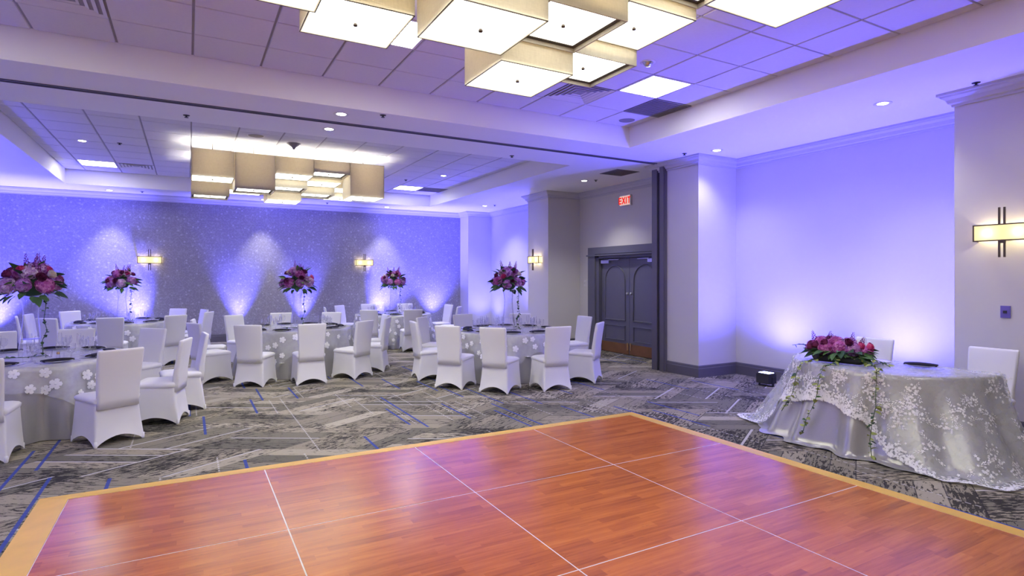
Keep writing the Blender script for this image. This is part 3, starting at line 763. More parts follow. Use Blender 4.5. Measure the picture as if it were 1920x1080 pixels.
def chair(bx, by, fx, fy, label, group):
    """bx, by: middle of the back feet; (fx, fy) facing"""
    l = math.hypot(fx, fy); fx /= l; fy /= l
    for c in (TA, TB, TC, TD, TE):
        d = math.hypot(bx - c[0], by - c[1])
        if d < 1.60 and d > .1: bx, by = c[0] + (bx - c[0]) * 1.60 / d, c[1] + (by - c[1]) * 1.60 / d
    loc = (bx + fx * .236, by + fy * .236, 0); rz = math.atan2(fy, fx) - PI / 2
    if not chair_used[0]:
        chair_used[0] = True; chair0.location = loc; chair0.rotation_euler = (0, 0, rz); chair0['label'] = label; chair0['group'] = group; return chair0
    return dup(chair0, loc, rz, label, group, chair_parts)
TA, TB, TC, TD, TE = (-1.55, 8.35), (-1.18, 14.2), (1.71, 10.98), (4.48, 14.1), (4.82, 8.74)
G = 'white covered chairs around the round tables'
W_ = 'white covered chair '
for a in [
    (-.60, 7.0, -.5, .866, W_ + 'with its back to us, nearest the dance floor at left'),
    (-1.64, 6.80, .05, 1, W_ + 'cut off by the left edge of the picture'),
    (-.06, 7.79, -.97, .24, W_ + 'seen side on at the right of the near left table'),
    (.16, 8.50, -.98, -.1, W_ + 'just behind the side-on one at the near left table'),
    (-.45, 9.60, -.66, -.75, W_ + 'with violet tinted back at far right of near left table'),
    (-1.36, 10.0, -.12, -1, W_ + 'across the near left table, behind its glasses'),
    (-2.2, 9.95, .35, -.94, W_ + 'across the near left table, at the picture edge'),
    (-2.12, 13.0, .6, .8, W_ + 'with violet back right of the tall left vase'),
    (-2.68, 14.6, 1, -.15, W_ + 'seen through the tall vase, right one'),
    (-2.75, 13.85, .97, .2, W_ + 'seen through the tall vase, left one'),
    (-2.2, 15.45, .63, -.77, W_ + 'at the far left of the far left table'),
    (-1.22, 12.65, .05, 1, W_ + 'with shaded grey back at front of the far left table'),
    (-.22, 12.85, -.5, .86, W_ + 'with its back to us, right front of far left table'),
    (-.22, 15.5, -.6, -.8, W_ + 'at the back right of the far left table'),
    (.22, 14.8, -.95, -.3, W_ + 'at the right of the far left table, farther one'),
    (.34, 13.75, -.9, .4, W_ + 'at the right of the far left table, nearer one'),
    (.80, 9.62, .5, .866, W_ + 'with its back to us, left front of middle table'),
    (1.68, 9.42, -.02, 1, W_ + 'with its back to us, centre front of middle table'),
    (2.545, 9.62, -.58, .81, W_ + 'turned left at the right front of the middle table'),
    (3.09, 10.22, -.87, .49, W_ + 'in profile at the right of the middle table'),
    (3.22, 11.0, -1, .05, W_ + 'behind the profile one at the right of the middle table'),
    (1.66, 12.6, 0, -1, W_ + 'across the middle table, left of the vase'),
    (2.58, 12.3, -.58, -.8, W_ + 'across the middle table, right of the vase'),
    (.78, 12.3, .58, -.8, W_ + 'across the middle table, cream tinted at its far left'),
    (.10, 10.42, .9, .42, W_ + 'with its seat towards us, left of the middle table'),
    (.10, 11.35, 1, -.12, W_ + 'half hidden, second on the left of the middle table'),
    (4.43, 12.53, .15, .99, W_ + 'with its back to us at the far middle table'),
    (3.55, 12.85, .65, .76, W_ + 'left front of the far middle table'),
    (5.25, 15.5, -.4, -.92, W_ + 'across the far middle table, right of its vase'),
    (4.30, 15.65, .15, -1, W_ + 'across the far middle table, left of its vase'),
    (3.48, 15.3, .7, -.7, W_ + 'at the back left of the far middle table'),
    (3.0, 14.4, 1, -.15, W_ + 'in profile at the left of the far middle table'),
    (6.02, 14.35, -1, -.1, W_ + 'at the right of the far middle table, facing left'),
    (5.85, 13.2, -.8, .6, W_ + 'in thin profile right of the far middle table'),
    (3.41, 8.02, .77, .63, W_ + 'with back to us, left front of the door side table'),
    (3.84, 7.41, .80, .60, W_ + 'with back to us, centre front of the door side table'),
    (4.74, 7.10, .09, .995, W_ + 'with back to us, right front of the door side table'),
    (5.70, 7.50, -.61, .79, W_ + 'in profile nearest the double doors'),
    (3.32, 9.05, 1, -.1, W_ + 'in profile at the left of the door side table'),
    (3.72, 9.95, .7, -.7, W_ + 'half hidden at the back left of the door side table'),
    (4.70, 10.25, .05, -1, W_ + 'across the door side table, left of its vase'),
    (5.70, 9.9, -.6, -.78, W_ + 'across the door side table, behind its glasses'),
    (6.22, 8.75, -1, 0, W_ + 'at the right of the door side table, facing left')]:
    chair(*a, G)
chair(7.06, 3.88, -1, -.02, W_ + 'behind the pink flowers at the lace table', 'white covered chairs at the lace table')
chair(7.10, 2.74, -1, .02, W_ + 'at the right of the lace table before the pier', 'white covered chairs at the lace table')

# ------------------------------------------------------------------ round tables: table, satin cloth, lace overlay
ZT, RT = .76, .915
def drape(outline, normals, drop, flare, fold_n, fold_a, phase, ztop, K=12, seed=0, off=0.0, puddle=0.0, inset=.5, hemz=.006):
    """cloth over a table edge: outline points, per-point drop length and outward flare"""
    n = len(outline); mb = MB(); vs = []
    cx = sum(p[0] for p in outline) / n; cy = sum(p[1] for p in outline) / n
    rnd = random.Random(seed); ph = [rnd.uniform(0, 6.28) for _ in range(4)]
    for k in range(-2, K + 1):
        for i, (p, nn) in enumerate(zip(outline, normals)):
            a_ = 2 * PI * i / n
            if k < 0:
                f = inset if k == -2 else .97
                vs.append((cx + (p[0] - cx) * f, cy + (p[1] - cy) * f, ztop + off)); continue
            f = k / K; d = drop[i] * f
            fold = fold_a * (math.sin(fold_n * a_ + phase + .7 * math.sin(2 * a_ + ph[0])) + .45 * math.sin(fold_n * 1.7 * a_ + ph[1])) * min(1, d / .5) ** 1.1
            out = off + .004 + flare[i] * (d / .75) ** 1.4 + fold
            z = ztop + off - d
            if z < hemz:
                ex_ = hemz - z; z = hemz + (.012 * abs(math.sin(fold_n * a_ + phase)) if puddle else 0) + off * .3; out += min(ex_, puddle if puddle else 0)
            if k == 0: out = off + .002; z = ztop + off - .003
            vs.append((p[0] + nn[0] * out, p[1] + nn[1] * out, z))
    R = K + 3
    fs = [(k * n + i, k * n + (i + 1) % n, (k + 1) * n + (i + 1) % n, (k + 1) * n + i) for k in range(R - 1) for i in range(n)]
    fs.append(tuple(range(n)))
    mb.add(vs, fs); mb.rows = R; mb.n = n
    return mb
fm = MB()                                                   # five-petal applique flower, faces +z
for p in range(5):
    a0 = 2 * PI * p / 5
    vs = [(0, 0, .006), (.030 * math.cos(a0 - .66), .030 * math.sin(a0 - .66), .006), (.048 * math.cos(a0 - .42), .048 * math.sin(a0 - .42), .003), (.053 * math.cos(a0), .053 * math.sin(a0), .006), (.048 * math.cos(a0 + .42), .048 * math.sin(a0 + .42), .003), (.030 * math.cos(a0 + .66), .030 * math.sin(a0 + .66), .006)]
    fm.add(vs, [(0, 1, 2, 3), (0, 3, 4, 5)])
fm.lathe([(.010, .004), (.008, .010), (0, .012)], 6)
flower_me = fm.mesh('flower_applique', M['lace'], True)
leg_me = MB().tube([(0, 0, 0), (0, 0, ZT - .03)], .016, 8).mesh('leg', M['blackmetal'])
top_me = MB().lathe([(0, ZT - .03), (RT - .012, ZT - .03), (RT - .006, ZT - .02), (RT - .012, ZT - .012), (0, ZT - .012)], 40, cap=False).mesh('tabletop', M['kick'])
def seat_on(vs_from, mb, k, i):
    R, n = mb.rows, mb.n
    p = Vector(mb.v[k * n + i % n]); pu = Vector(mb.v[min(k + 1, R - 1) * n + i % n]); pl = Vector(mb.v[k * n + (i + 1) % n])
    nn = (pl - p).cross(p - pu)
    if nn.length < 1e-9: nn = Vector((0, 0, 1))
    return p, nn.normalized()
def round_table(c, yaw, desc, seed, nfl=46):
    x, y = c
    t = thing('round_table', 'round folding table hidden under the cloth of ' + desc, 'table', (x, y, 0), 0, 'round tables under floor length cloths')
    link('tabletop', top_me, t)
    for a_ in range(4): link('leg', leg_me, t, (.55 * math.cos(a_ * PI / 2 + .78), .55 * math.sin(a_ * PI / 2 + .78), .001))
    n = 144
    ang = [2 * PI * i / n for i in range(n)]
    ol = [(RT * math.cos(a_), RT * math.sin(a_)) for a_ in ang]; nr = [(math.cos(a_), math.sin(a_)) for a_ in ang]
    cl = drape(ol, nr, [ZT - .004] * n, [.085] * n, 11, .058, seed, ZT, 12, seed)
    o = cl.obj('tablecloth', M['satin'], None, True, (x, y, 0)); tag(o, 'floor length silver satin cloth on ' + desc, 'tablecloth', 'silver satin tablecloths')
    half = 1.17
    def dr_(a_):
        b = a_ - yaw; return min(min(half / max(1e-6, abs(math.cos(b))), half / max(1e-6, abs(math.sin(b)))) - RT, .70)
    drops = [dr_(a_) * (1 + .02 * math.sin(40 * a_)) for a_ in ang]
    ov = drape(ol, nr, drops, [.095] * n, 11, .058, seed, ZT, 12, seed, off=.010)
    lt = thing('lace_overlay', 'sheer white flowered overlay on ' + desc, 'table overlay', (x, y, 0), 0, 'sheer flowered overlays')
    ov.obj('tulle', M['tulle'], lt, True)
    rnd = random.Random(seed); placed = []
    tries = 0
    while len(placed) < nfl and tries < 900:
        tries += 1
        i = rnd.randrange(n); k = rnd.randint(5, ov.rows - 1)
        p, nn = seat_on(None, ov, k, i)
        if p.z < .08 or any((p - q_).length < .10 for q_ in placed): continue
        to_cam = Vector((-x, -y, 0)).normalized()
        if nn.dot(Vector((p.x, p.y, 0))) < 0: nn = -nn
        if Vector((p.x, p.y, 0)).normalized().dot(to_cam) < -.25: continue
        placed.append(p)
        rot = nn.to_track_quat('Z', 'Y').to_euler(); s_ = rnd.uniform(.75, 1.15)
        link('flower_applique', flower_me, lt, p + nn * .004, rot, (s_, s_, s_))
    return t
DESC = {'A': 'the near left round table', 'B': 'the far left round table', 'C': 'the middle round table', 'D': 'the far middle round table', 'E': 'the round table by the doors'}
cam_dir = {k: math.atan2(-c[1], -c[0]) for k, c in zip('ABCDE', (TA, TB, TC, TD, TE))}
round_table(TA, cam_dir['A'] - .95 + PI / 4, DESC['A'], 1)
round_table(TB, cam_dir['B'] + .15 + PI / 4, DESC['B'], 2)
round_table(TC, cam_dir['C'] - .42 + PI / 4, DESC['C'], 3)
round_table(TD, cam_dir['D'] - .05 + PI / 4, DESC['D'], 4)
round_table(TE, cam_dir['E'] - .05 + PI / 4, DESC['E'], 5)

# ------------------------------------------------------------------ place settings
plate_me = MB().lathe([(0, .003), (.085, .003), (.10, .007), (.135, .016), (.138, .019), (.10, .011), (.085, .007), (0, .007)], 28, cap=False).mesh('dinner_plate', M['china'], True)
def napkin_mesh():
    mb = MB(); secs = 9; vs = []
    for k in range(secs):
        f = k / (secs - 1); x_ = -.135 + .27 * f
        b = .014 + .010 * math.sin(PI * f); wv = .052 + .006 * math.sin(3 * PI * f)
        for (yy, zz) in ((-wv, 0), (-wv * 1.04, b * .5), (-wv * .8, b), (0, b * 1.12), (wv * .8, b), (wv * 1.04, b * .5), (wv, 0)): vs.append((x_, yy, zz))
    fs = [(k * 7 + i, k * 7 + (i + 1) % 7, (k + 1) * 7 + (i + 1) % 7, (k + 1) * 7 + i) for k in range(secs - 1) for i in range(7)]
    fs += [tuple(range(7)), tuple((secs - 1) * 7 + i for i in range(7))]
    return mb.add(vs, fs).mesh('napkin', M['napkin'], True)
napkin_me = napkin_mesh()
wine_me = MB().lathe([(0, .0), (.034, .0), (.033, .003), (.006, .008), (.004, .03), (.004, .085), (.008, .092), (.028, .105), (.038, .130), (.037, .160), (.030, .190), (.029, .191)], 16, cap=False).mesh('wine_glass', M['glass'], True)
gob_me = MB().lathe([(0, .0), (.036, .0), (.034, .004), (.008, .010), (.006, .05), (.010, .058), (.034, .075), (.041, .11), (.042, .165), (.041, .166)], 16, cap=False).mesh('water_goblet', M['glass'], True)
flute_me = MB().lathe([(0, .0), (.031, .0), (.030, .003), (.006, .008), (.004, .03), (.004, .08), (.014, .092), (.023, .13), (.025, .175), (.021, .225), (.020, .226)], 14, cap=False).mesh('champagne_flute', M['glass'], True)
knife_me = MB().box(-.006, -.10, 0, .006, -.01, .003).add([(-.008, -.01, 0), (.006, -.01, 0), (.006, .10, 0), (-.004, .09, 0), (-.008, -.01, .002), (.006, -.01, .002), (.006, .10, .002), (-.004, .09, .002)], [(0, 3, 2, 1), (4, 5, 6, 7), (0, 1, 5, 4), (1, 2, 6, 5), (2, 3, 7, 6), (3, 0, 4, 7)]).mesh('table_knife', M['silver'])
fork_mb = MB().box(-.004, -.10, 0, .004, .03, .003).box(-.011, .03, 0, .011, .045, .003)
for k in range(4): fork_mb.box(-.011 + k * .0062, .045, 0, -.0072 + k * .0062, .09, .003)
fork_me = fork_mb.mesh('table_fork', M['silver'])
votive_me = MB().lathe([(0, 0), (.03, 0), (.034, .07), (.033, .071)], 14, cap=False).mesh('votive_cup', M['glass'], True)
def settings(c, ph, key, nseat=10):
    x, y = c; d = DESC[key]; zt = ZT + .0115
    def put(nm, me, r, a_, off, rz, label, cat, z=zt):
        px_ = x + r * math.cos(a_) - off * math.sin(a_); py_ = y + r * math.sin(a_) + off * math.cos(a_)
        tag(link(nm, me, None, (px_, py_, z), (0, 0, rz)), label, cat, (nm.replace('_', ' ') + 's on ').replace('glasss', 'glasses').replace('knifes', 'knives') + d)
    rnd = random.Random(ord(key))
    WH = ['nearest seat', 'one seat right of nearest', 'two seats right of nearest', 'three seats right of nearest', 'four seats right of nearest', 'farthest seat', 'four seats left of nearest', 'three seats left of nearest', 'two seats left of nearest', 'one seat left of nearest']
    for i in range(nseat):
        w_ = ', ' + WH[i]
        a_ = ph + 2 * PI * i / nseat; rz = a_ + PI / 2
        put('dinner_plate', plate_me, .735, a_, 0, rz, 'white dinner plate on ' + d + w_, 'plate')
        put('napkin', napkin_me, .735, a_, 0, rz + rnd.uniform(-.12, .12), 'dark folded napkin on ' + d + w_, 'napkin', zt + .012)
        put('wine_glass', wine_me, .50, a_, .10, 0, 'stemmed wine glass on ' + d + w_, 'wine glass')
        put('water_goblet', gob_me, .545, a_, .19, 0, 'wide water goblet on ' + d + w_, 'goblet')
        put('champagne_flute', flute_me, .44, a_, .16, 0, 'narrow champagne flute on ' + d + w_, 'champagne flute')
        put('table_knife', knife_me, .735, a_, .17, rz, 'silver table knife on ' + d + w_, 'knife')
        put('table_fork', fork_me, .735, a_, -.17, rz, 'silver table fork on ' + d + w_, 'fork')
    for i in range(3):
        a_ = ph + .4 + 2 * PI * i / 3
        put('votive_cup', votive_me, .24, a_, 0, 0, 'small clear votive cup on ' + d + (', right of the vase', ', behind the vase', ', left of the vase')[i], 'candle holder')
for key, c in zip('ABCDE', (TA, TB, TC, TD, TE)):
    settings(c, cam_dir[key] + (.30 if key in 'AC' else .08), key)
for dx_, dy_, key, c in ((.30, -.35, 'A', TA),):
    sk = thing('salt_shaker', 'small tan capped shaker on the near left round table', 'salt shaker', (c[0] + dx_, c[1] + dy_, ZT + .0115))
    MB().lathe([(0, 0), (.018, 0), (.02, .02), (.014, .05)], 12, cap=False).obj('body', M['glass'], sk, True)
    MB().lathe([(.015, .048), (.016, .065), (.010, .072), (0, .073)], 12, cap=False).obj('cap', M['brass'], sk, True)

# ------------------------------------------------------------------ flowers
def hydrangea(mat, name, seed, R=.078, n=110):
    rnd = random.Random(seed); mb = MB()
    mb.lathe([(0, -R * .75)] + [(R * .78 * math.sin(PI * j / 6), -R * .78 * math.cos(PI * j / 6)) for j in range(1, 6)] + [(0, R * .78)], 10, cap=False)
    for i in range(n):
        z = 1 - 1.75 * (i + .5) / n; ph = i * 2.39996
        r = math.sqrt(max(0, 1 - z * z)); d = Vector((r * math.cos(ph), r * math.sin(ph), z))
        q_ = d.to_track_quat('Z', 'Y').to_matrix().to_4x4() @ Matrix.Rotation(rnd.uniform(0, 6.28), 4, 'Z')
        mt = Matrix.Translation(d * R * rnd.uniform(.88, 1.08)) @ q_
        s_ = R * .20
        vs = []; fs = []
        for p in range(4):
            a_ = p * PI / 2; c_, s2 = math.cos(a_), math.sin(a_); o = len(vs)
            for (u_, v_, w_) in ((0, 0, 0), (s_ * .75, -s_ * .55, .004), (s_ * 1.35, 0, .001), (s_ * .75, s_ * .55, .004)):
                vs.append(mt @ Vector((u_ * c_ - v_ * s2, u_ * s2 + v_ * c_, w_)))
            fs.append((o, o + 1, o + 2, o + 3))
        # petals of one floret share a centre so that they read as one island
        vs2 = [vs[0]] + [v for k_, v in enumerate(vs) if k_ % 4]
        fs2 = [(0, 1 + 3 * p, 2 + 3 * p, 3 + 3 * p) for p in range(4)]
        mb.add(vs2, fs2)
    return mb.mesh(name, mat)
def rose(mat, name, R=.045):
    mb = MB()
    for ring, (cnt, rr, h0, h1, open_) in enumerate(((3, .30, .1, .95, .0), (4, .55, .0, .9, .12), (5, .80, -.1, .75, .28), (6, 1.0, -.25, .5, .5))):
        for p in range(cnt):
            a0 = 2 * PI * p / cnt + ring * .7; hw = PI / cnt * 1.25; vs = []
            for j in range(4):
                f = j / 3
                for k in range(5):
                    g_ = (k - 2) / 2; a_ = a0 + hw * g_ * (1 - .25 * f * f)
                    r = R * (rr * (.55 + .45 * math.sin(f * PI * .6)) + open_ * f * f * .5)
                    z = R * (h0 - .5 + (h1 - h0 + .5) * f - .14 * g_ * g_ * f)
                    vs.append((r * math.cos(a_), r * math.sin(a_), z))
            mb.add(vs, [(j * 5 + k, j * 5 + k + 1, (j + 1) * 5 + k + 1, (j + 1) * 5 + k) for j in range(3) for k in range(4)])
    return mb.mesh(name, mat, True)
def leafmb(L_, W2, bend=.3):
    """leaf along +x, faces +z"""
    mb = MB(); vs = []; n = 6
    for j in range(n + 1):
        f = j / n; wdt = W2 * math.sin(PI * f ** .75) ** .9 if 0 < f < 1 else 0.0008
        z = -bend * L_ * f * f
        vs += [(L_ * f, -wdt, z + .18 * wdt), (L_ * f, 0, z), (L_ * f, wdt, z + .18 * wdt)]
    fs = []
    for j in range(n):
        o = j * 3; fs += [(o, o + 3, o + 4, o + 1), (o + 1, o + 4, o + 5, o + 2)]
    return mb.add(vs, fs)
def spikemb(L_, seed):
    rnd = random.Random(seed); mb = MB(); mb.tube([(0, 0, 0), (.01, 0, L_ * .5), (0, .01, L_)], [.003, .0025, .0015], 5)
    for i in range(26):
        f = .42 + .58 * i / 25; a_ = i * 2.4; r = .026 * (1.08 - f) / .6 + .005
        c = Vector((r * math.cos(a_), r * math.sin(a_), L_ * f)); s_ = .019 * (1.3 - f)
        mb.lathe([(0, -s_), (s_ * .8, 0), (0, s_ * 1.5)], 5, c, cap=False)
    return mb
def vinemb(pts): return MB().tube(pts, .0035, 5)
HY = {'pink': hydrangea(M['pet_pink'], 'hydrangea_bloom', 1), 'mauve': hydrangea(M['pet_mauve'], 'hydrangea_bloom', 2), 'lilac': hydrangea(M['pet_lilac'], 'hydrangea_bloom', 3)}
RO = {'white': rose(M['rose_white'], 'rose_bloom'), 'red': rose(M['rose_red'], 'rose_bloom'), 'wine': rose(M['rose_wine'], 'dark_bloom')}
LEAF = [leafmb(.15, .036).mesh('leaf', M['leaf']), leafmb(.13, .045).mesh('leaf', M['leaf_dark']), leafmb(.10, .028).mesh('leaf', M['leaf'])]
VLEAF = [leafmb(.045, .016).mesh('vine_leaf', M['leaf_dark']), leafmb(.05, .02).mesh('vine_leaf', M['leaf_yellow']), leafmb(.045, .018).mesh('vine_leaf', M['leaf'])]
SPK = [spikemb(.34, 1).mesh('flower_spike', M['spike']), spikemb(.28, 2).mesh('flower_spike', M['spike'])]
VH = .69
vase_me = MB().lathe([(0, .0), (.105, .0), (.112, .012), (.108, .10), (.092, .24), (.074, .40), (.070, .50), (.080, .60), (.104, .68), (.106, VH), (.103, VH + .004)], 28, cap=False).mesh('vase', M['glass'], True)
water_me = MB().lathe([(.0, .196), (.088, .198), (.094, .20)], 24, cap=False).mesh('water', M['glass'], True)
def orient(d, roll=0.0):
    return (Vector(d).to_track_quat('Z', 'Y').to_matrix() @ Matrix.Rotation(roll, 3, 'Z')).to_euler()
def orient_x(d, roll=0.0):
    d = Vector(d).normalized(); up = Vector((0, 0, 1)); yv = up.cross(d)
    yv = yv.normalized() if yv.length > 1e-4 else Vector((0, 1, 0)); zv = d.cross(yv)
    return (Matrix((d, yv, zv)).transposed() @ Matrix.Rotation(roll, 3, 'X')).to_euler()
def add_vine(t, pts, seed, step=.045, kinds=(0, 0, 2)):
    rnd = random.Random(seed); vn = vinemb(pts).obj('vine', M['stem'], t, True)
    P = [Vector(p) for p in pts]
    for a_, b in zip(P, P[1:]):
        n = max(1, int((b - a_).length / step))
        for i in range(n):
            p = a_.lerp(b, (i + rnd.random()) / n); d = Vector((rnd.uniform(-1, 1), rnd.uniform(-1, 1), rnd.uniform(-.6, .5)))
            s_ = rnd.uniform(.7, 1.3)
            link('vine_leaf', VLEAF[rnd.choice(kinds)], vn, p, orient_x(d, rnd.uniform(-.6, .6)), (s_, s_, s_))
def tall_arrangement(c, label, seed, vdir):
    rnd = random.Random(seed); t = thing('flower_arrangement', label, 'flower arrangement', (c[0], c[1], ZT + .0115), 0, 'tall vases of flowers')
    link('vase', vase_me, t); link('water', water_me, t)
    cz = VH + .085
    MB().lathe([(0, -.10), (.09, -.08), (.14, .0), (.12, .09), (.06, .15), (0, .165)], 14, (0, 0, cz), cap=False).obj('foam_base', M['leaf_dark'], t, True)
    kinds = ['mauve', 'pink', 'mauve', 'lilac', 'mauve', 'pink', 'mauve', 'mauve', 'pink', 'lilac', 'mauve']
    pos = []
    for i in range(7):
        a_ = 2 * PI * i / 7 + seed; pos.append((.215 * math.cos(a_), .215 * math.sin(a_), cz + rnd.uniform(-.0, .07)))
    for i in range(4):
        a_ = 2 * PI * i / 4 + seed + .5; pos.append((.10 * math.cos(a_), .10 * math.sin(a_), cz + .19 + rnd.uniform(-.02, .03)))
    for p, k in zip(pos, kinds):
        s_ = rnd.uniform(.95, 1.25); link('hydrangea_bloom', HY[k], t, p, orient((p[0], p[1], .16), rnd.uniform(0, 6)), (s_, s_, s_ * .9))
    for i in range(11):
        a_ = 2.39996 * i + seed; el = rnd.uniform(.0, 1.15); d = Vector((math.cos(a_) * math.cos(el), math.sin(a_) * math.cos(el), math.sin(el) * .85))
        p = Vector((0, 0, cz)) + Vector((d.x * .285, d.y * .285, d.z * .30)); s_ = rnd.uniform(.75, 1.0)
        link('rose_bloom', RO[('wine', 'wine', 'white', 'wine', 'red', 'wine')[i % 6]], t, p, orient(d), (s_, s_, s_))
    for i in range(52):
        a_ = 2.39996 * i + 1.3 * seed; el = rnd.uniform(-.40, .2) if i < 34 else rnd.uniform(.15, 1.2)
        d = Vector((math.cos(a_) * math.cos(el), math.sin(a_) * math.cos(el), math.sin(el)))
        p = Vector((0, 0, cz - .02)) + Vector((d.x * .215, d.y * .215, d.z * .20 + (.04 if el > 0 else 0)))
        s_ = rnd.uniform(.8, 1.2); link('leaf', LEAF[rnd.choice((0, 1, 2))], t, p, orient_x(d, rnd.uniform(-.7, .7)), (s_, s_, s_))
    for i, (a_, tl) in enumerate(((vdir + 2.6, .42), (vdir + .3, .30), (vdir - .5, .40), (vdir + 1.6, .2))):
        d = Vector((math.cos(a_) * tl, math.sin(a_) * tl, 1)); s_ = rnd.uniform(.85, 1.1)
        link('flower_spike', SPK[i % 2], t, (d.x * .2, d.y * .2, cz + .10), orient(d), (s_, s_, s_))
    e = Vector((math.cos(vdir), math.sin(vdir), 0))
    pts = [e * .17 + Vector((0, 0, VH + .03)), e * .185 + Vector((0, 0, VH - .12)), e * .16 + Vector((0, 0, .42)), e * .20 + Vector((0, 0, .30)), e * .14 + Vector((0, 0, .18)), e * .125 + Vector((.02, -.02, .04)), e * .16 + Vector((.05, -.06, .012))]
    add_vine(t, pts, seed, .032)
    add_vine(t, [e * .16 + Vector((.02, 0, .014)), Vector((e.x * .1 - .14, e.y * .1 - .12, .014)), Vector((-.26, -.14, .014))], seed + 50, .05, (2, 2, 0))
camright = math.atan2(-math.sin(YAW), math.cos(YAW))
tall_arrangement(TA, 'tall glass vase of pink and lilac flowers, near left table', 1, camright - .1)
tall_arrangement(TB, 'tall glass vase of flowers on the far left table', 2, camright + .1)
tall_arrangement(TC, 'tall glass vase of purple flowers on the middle table', 3, camright - .5)
tall_arrangement(TD, 'tall glass vase of flowers on the far middle table', 4, camright)
tall_arrangement(TE, 'tall glass vase of pink flowers on the table by the doors', 5, camright - .3)

# ------------------------------------------------------------------ lace covered half-round table
HC, HR, HZ = (6.46, 3.35), .93, .77
hn = 200; ol = []; nr = []
BK = .02                                        # straight run behind the half circle
per = PI * HR + 2 * BK + 2 * HR
for i in range(hn):
    s_ = per * i / hn
    if s_ < PI * HR:
        a_ = PI / 2 + s_ / HR; ol.append((HR * math.cos(a_), HR * math.sin(a_))); nr.append((math.cos(a_), math.sin(a_)))
    elif s_ < PI * HR + BK:
        ol.append((s_ - PI * HR, -HR)); nr.append((0, -1))
    elif s_ < PI * HR + BK + 2 * HR:
        ol.append((BK, -HR + (s_ - PI * HR - BK))); nr.append((1, 0))
    else:
        ol.append((BK - (s_ - PI * HR - BK - 2 * HR), HR)); nr.append((0, 1))
# smooth the normals round the corners
for _ in range(4):
    nr = [tuple(Vector((nr[i - 1][0] + nr[i][0] * 2 + nr[(i + 1) % hn][0], nr[i - 1][1] + nr[i][1] * 2 + nr[(i + 1) % hn][1])).normalized()) for i in range(hn)]
ht = thing('half_round_table', 'half round table under the lace cloths by the alcove', 'table', (HC[0], HC[1], 0))
MB().add([(x_ * .985, y_ * .985, HZ - .03) for x_, y_ in ol] + [(x_ * .985, y_ * .985, HZ - .012) for x_, y_ in ol], [tuple(range(hn)), tuple(range(2 * hn - 1, hn - 1, -1))] + [(i, (i + 1) % hn, hn + (i + 1) % hn, hn + i) for i in range(hn)]).obj('tabletop', M['kick'], ht)
for p in ((0.05, .7), (0.05, -.7), (-.62, .35), (-.62, -.35)): link('leg', leg_me, ht, (p[0], p[1], .001))
def lerp_tab(tab, f):
    for (a_, va), (b, vb) in zip(tab, tab[1:]):
        if a_ <= f <= b:
            g_ = (f - a_) / max(1e-6, b - a_); g_ = g_ * g_ * (3 - 2 * g_); return va + (vb - va) * g_
    return tab[-1][1]
frac = [i / hn for i in range(hn)]
KS = PI * HR / per                               # share of the outline that is the half circle (front)
# angle fractions: 0 = far end (left in view), KS = near end (right in view)
fl_tab = [(0, .28), (.16 * KS, .42), (.33 * KS, .32), (.5 * KS, .19), (.64 * KS, .28), (.77 * KS, .50), (.90 * KS, .42), (KS, .26), (KS + .04, .05), (1 - .04, .05), (1, .34)]
sat = drape(ol, nr, [HZ + .05] * hn, [lerp_tab(fl_tab, f) * .80 for f in frac], 12, .050, 1.2, HZ, 20, 9, puddle=.06)
so = sat.obj('tablecloth', M['satin'], None, True, (HC[0], HC[1], 0)); tag(so, 'silver satin cloth pooling on the floor under the lace table', 'tablecloth')
dp_tab = [(0, .90), (.12 * KS, .93), (.20 * KS, .86), (.31 * KS, .42), (.46 * KS, .33), (.56 * KS, .42), (.66 * KS, .70), (.76 * KS, .92), (.96 * KS, .92), (KS + .03, .60), (KS + .1, .35), (.9, .4), (1, .84)]
dps = [lerp_tab(dp_tab, f) * (1 + .018 * abs(math.sin(hn * .30 * f * 2 * PI / 2))) for f in frac]
ovl = drape(ol, nr, dps, [lerp_tab(fl_tab, f) * .88 for f in frac], 12, .048, 1.2, HZ, 24, 9, off=.016, puddle=.05)
lo = thing('lace_overlay', 'sheer embroidered lace cloth draped over the half round table', 'table overlay', (HC[0], HC[1], 0))
M['tulle2'] = mat_tulle('sheer_lace_net', 0.30, (0.78, 0.81, 0.76))
ovl.obj('tulle', M['tulle2'], lo, True)
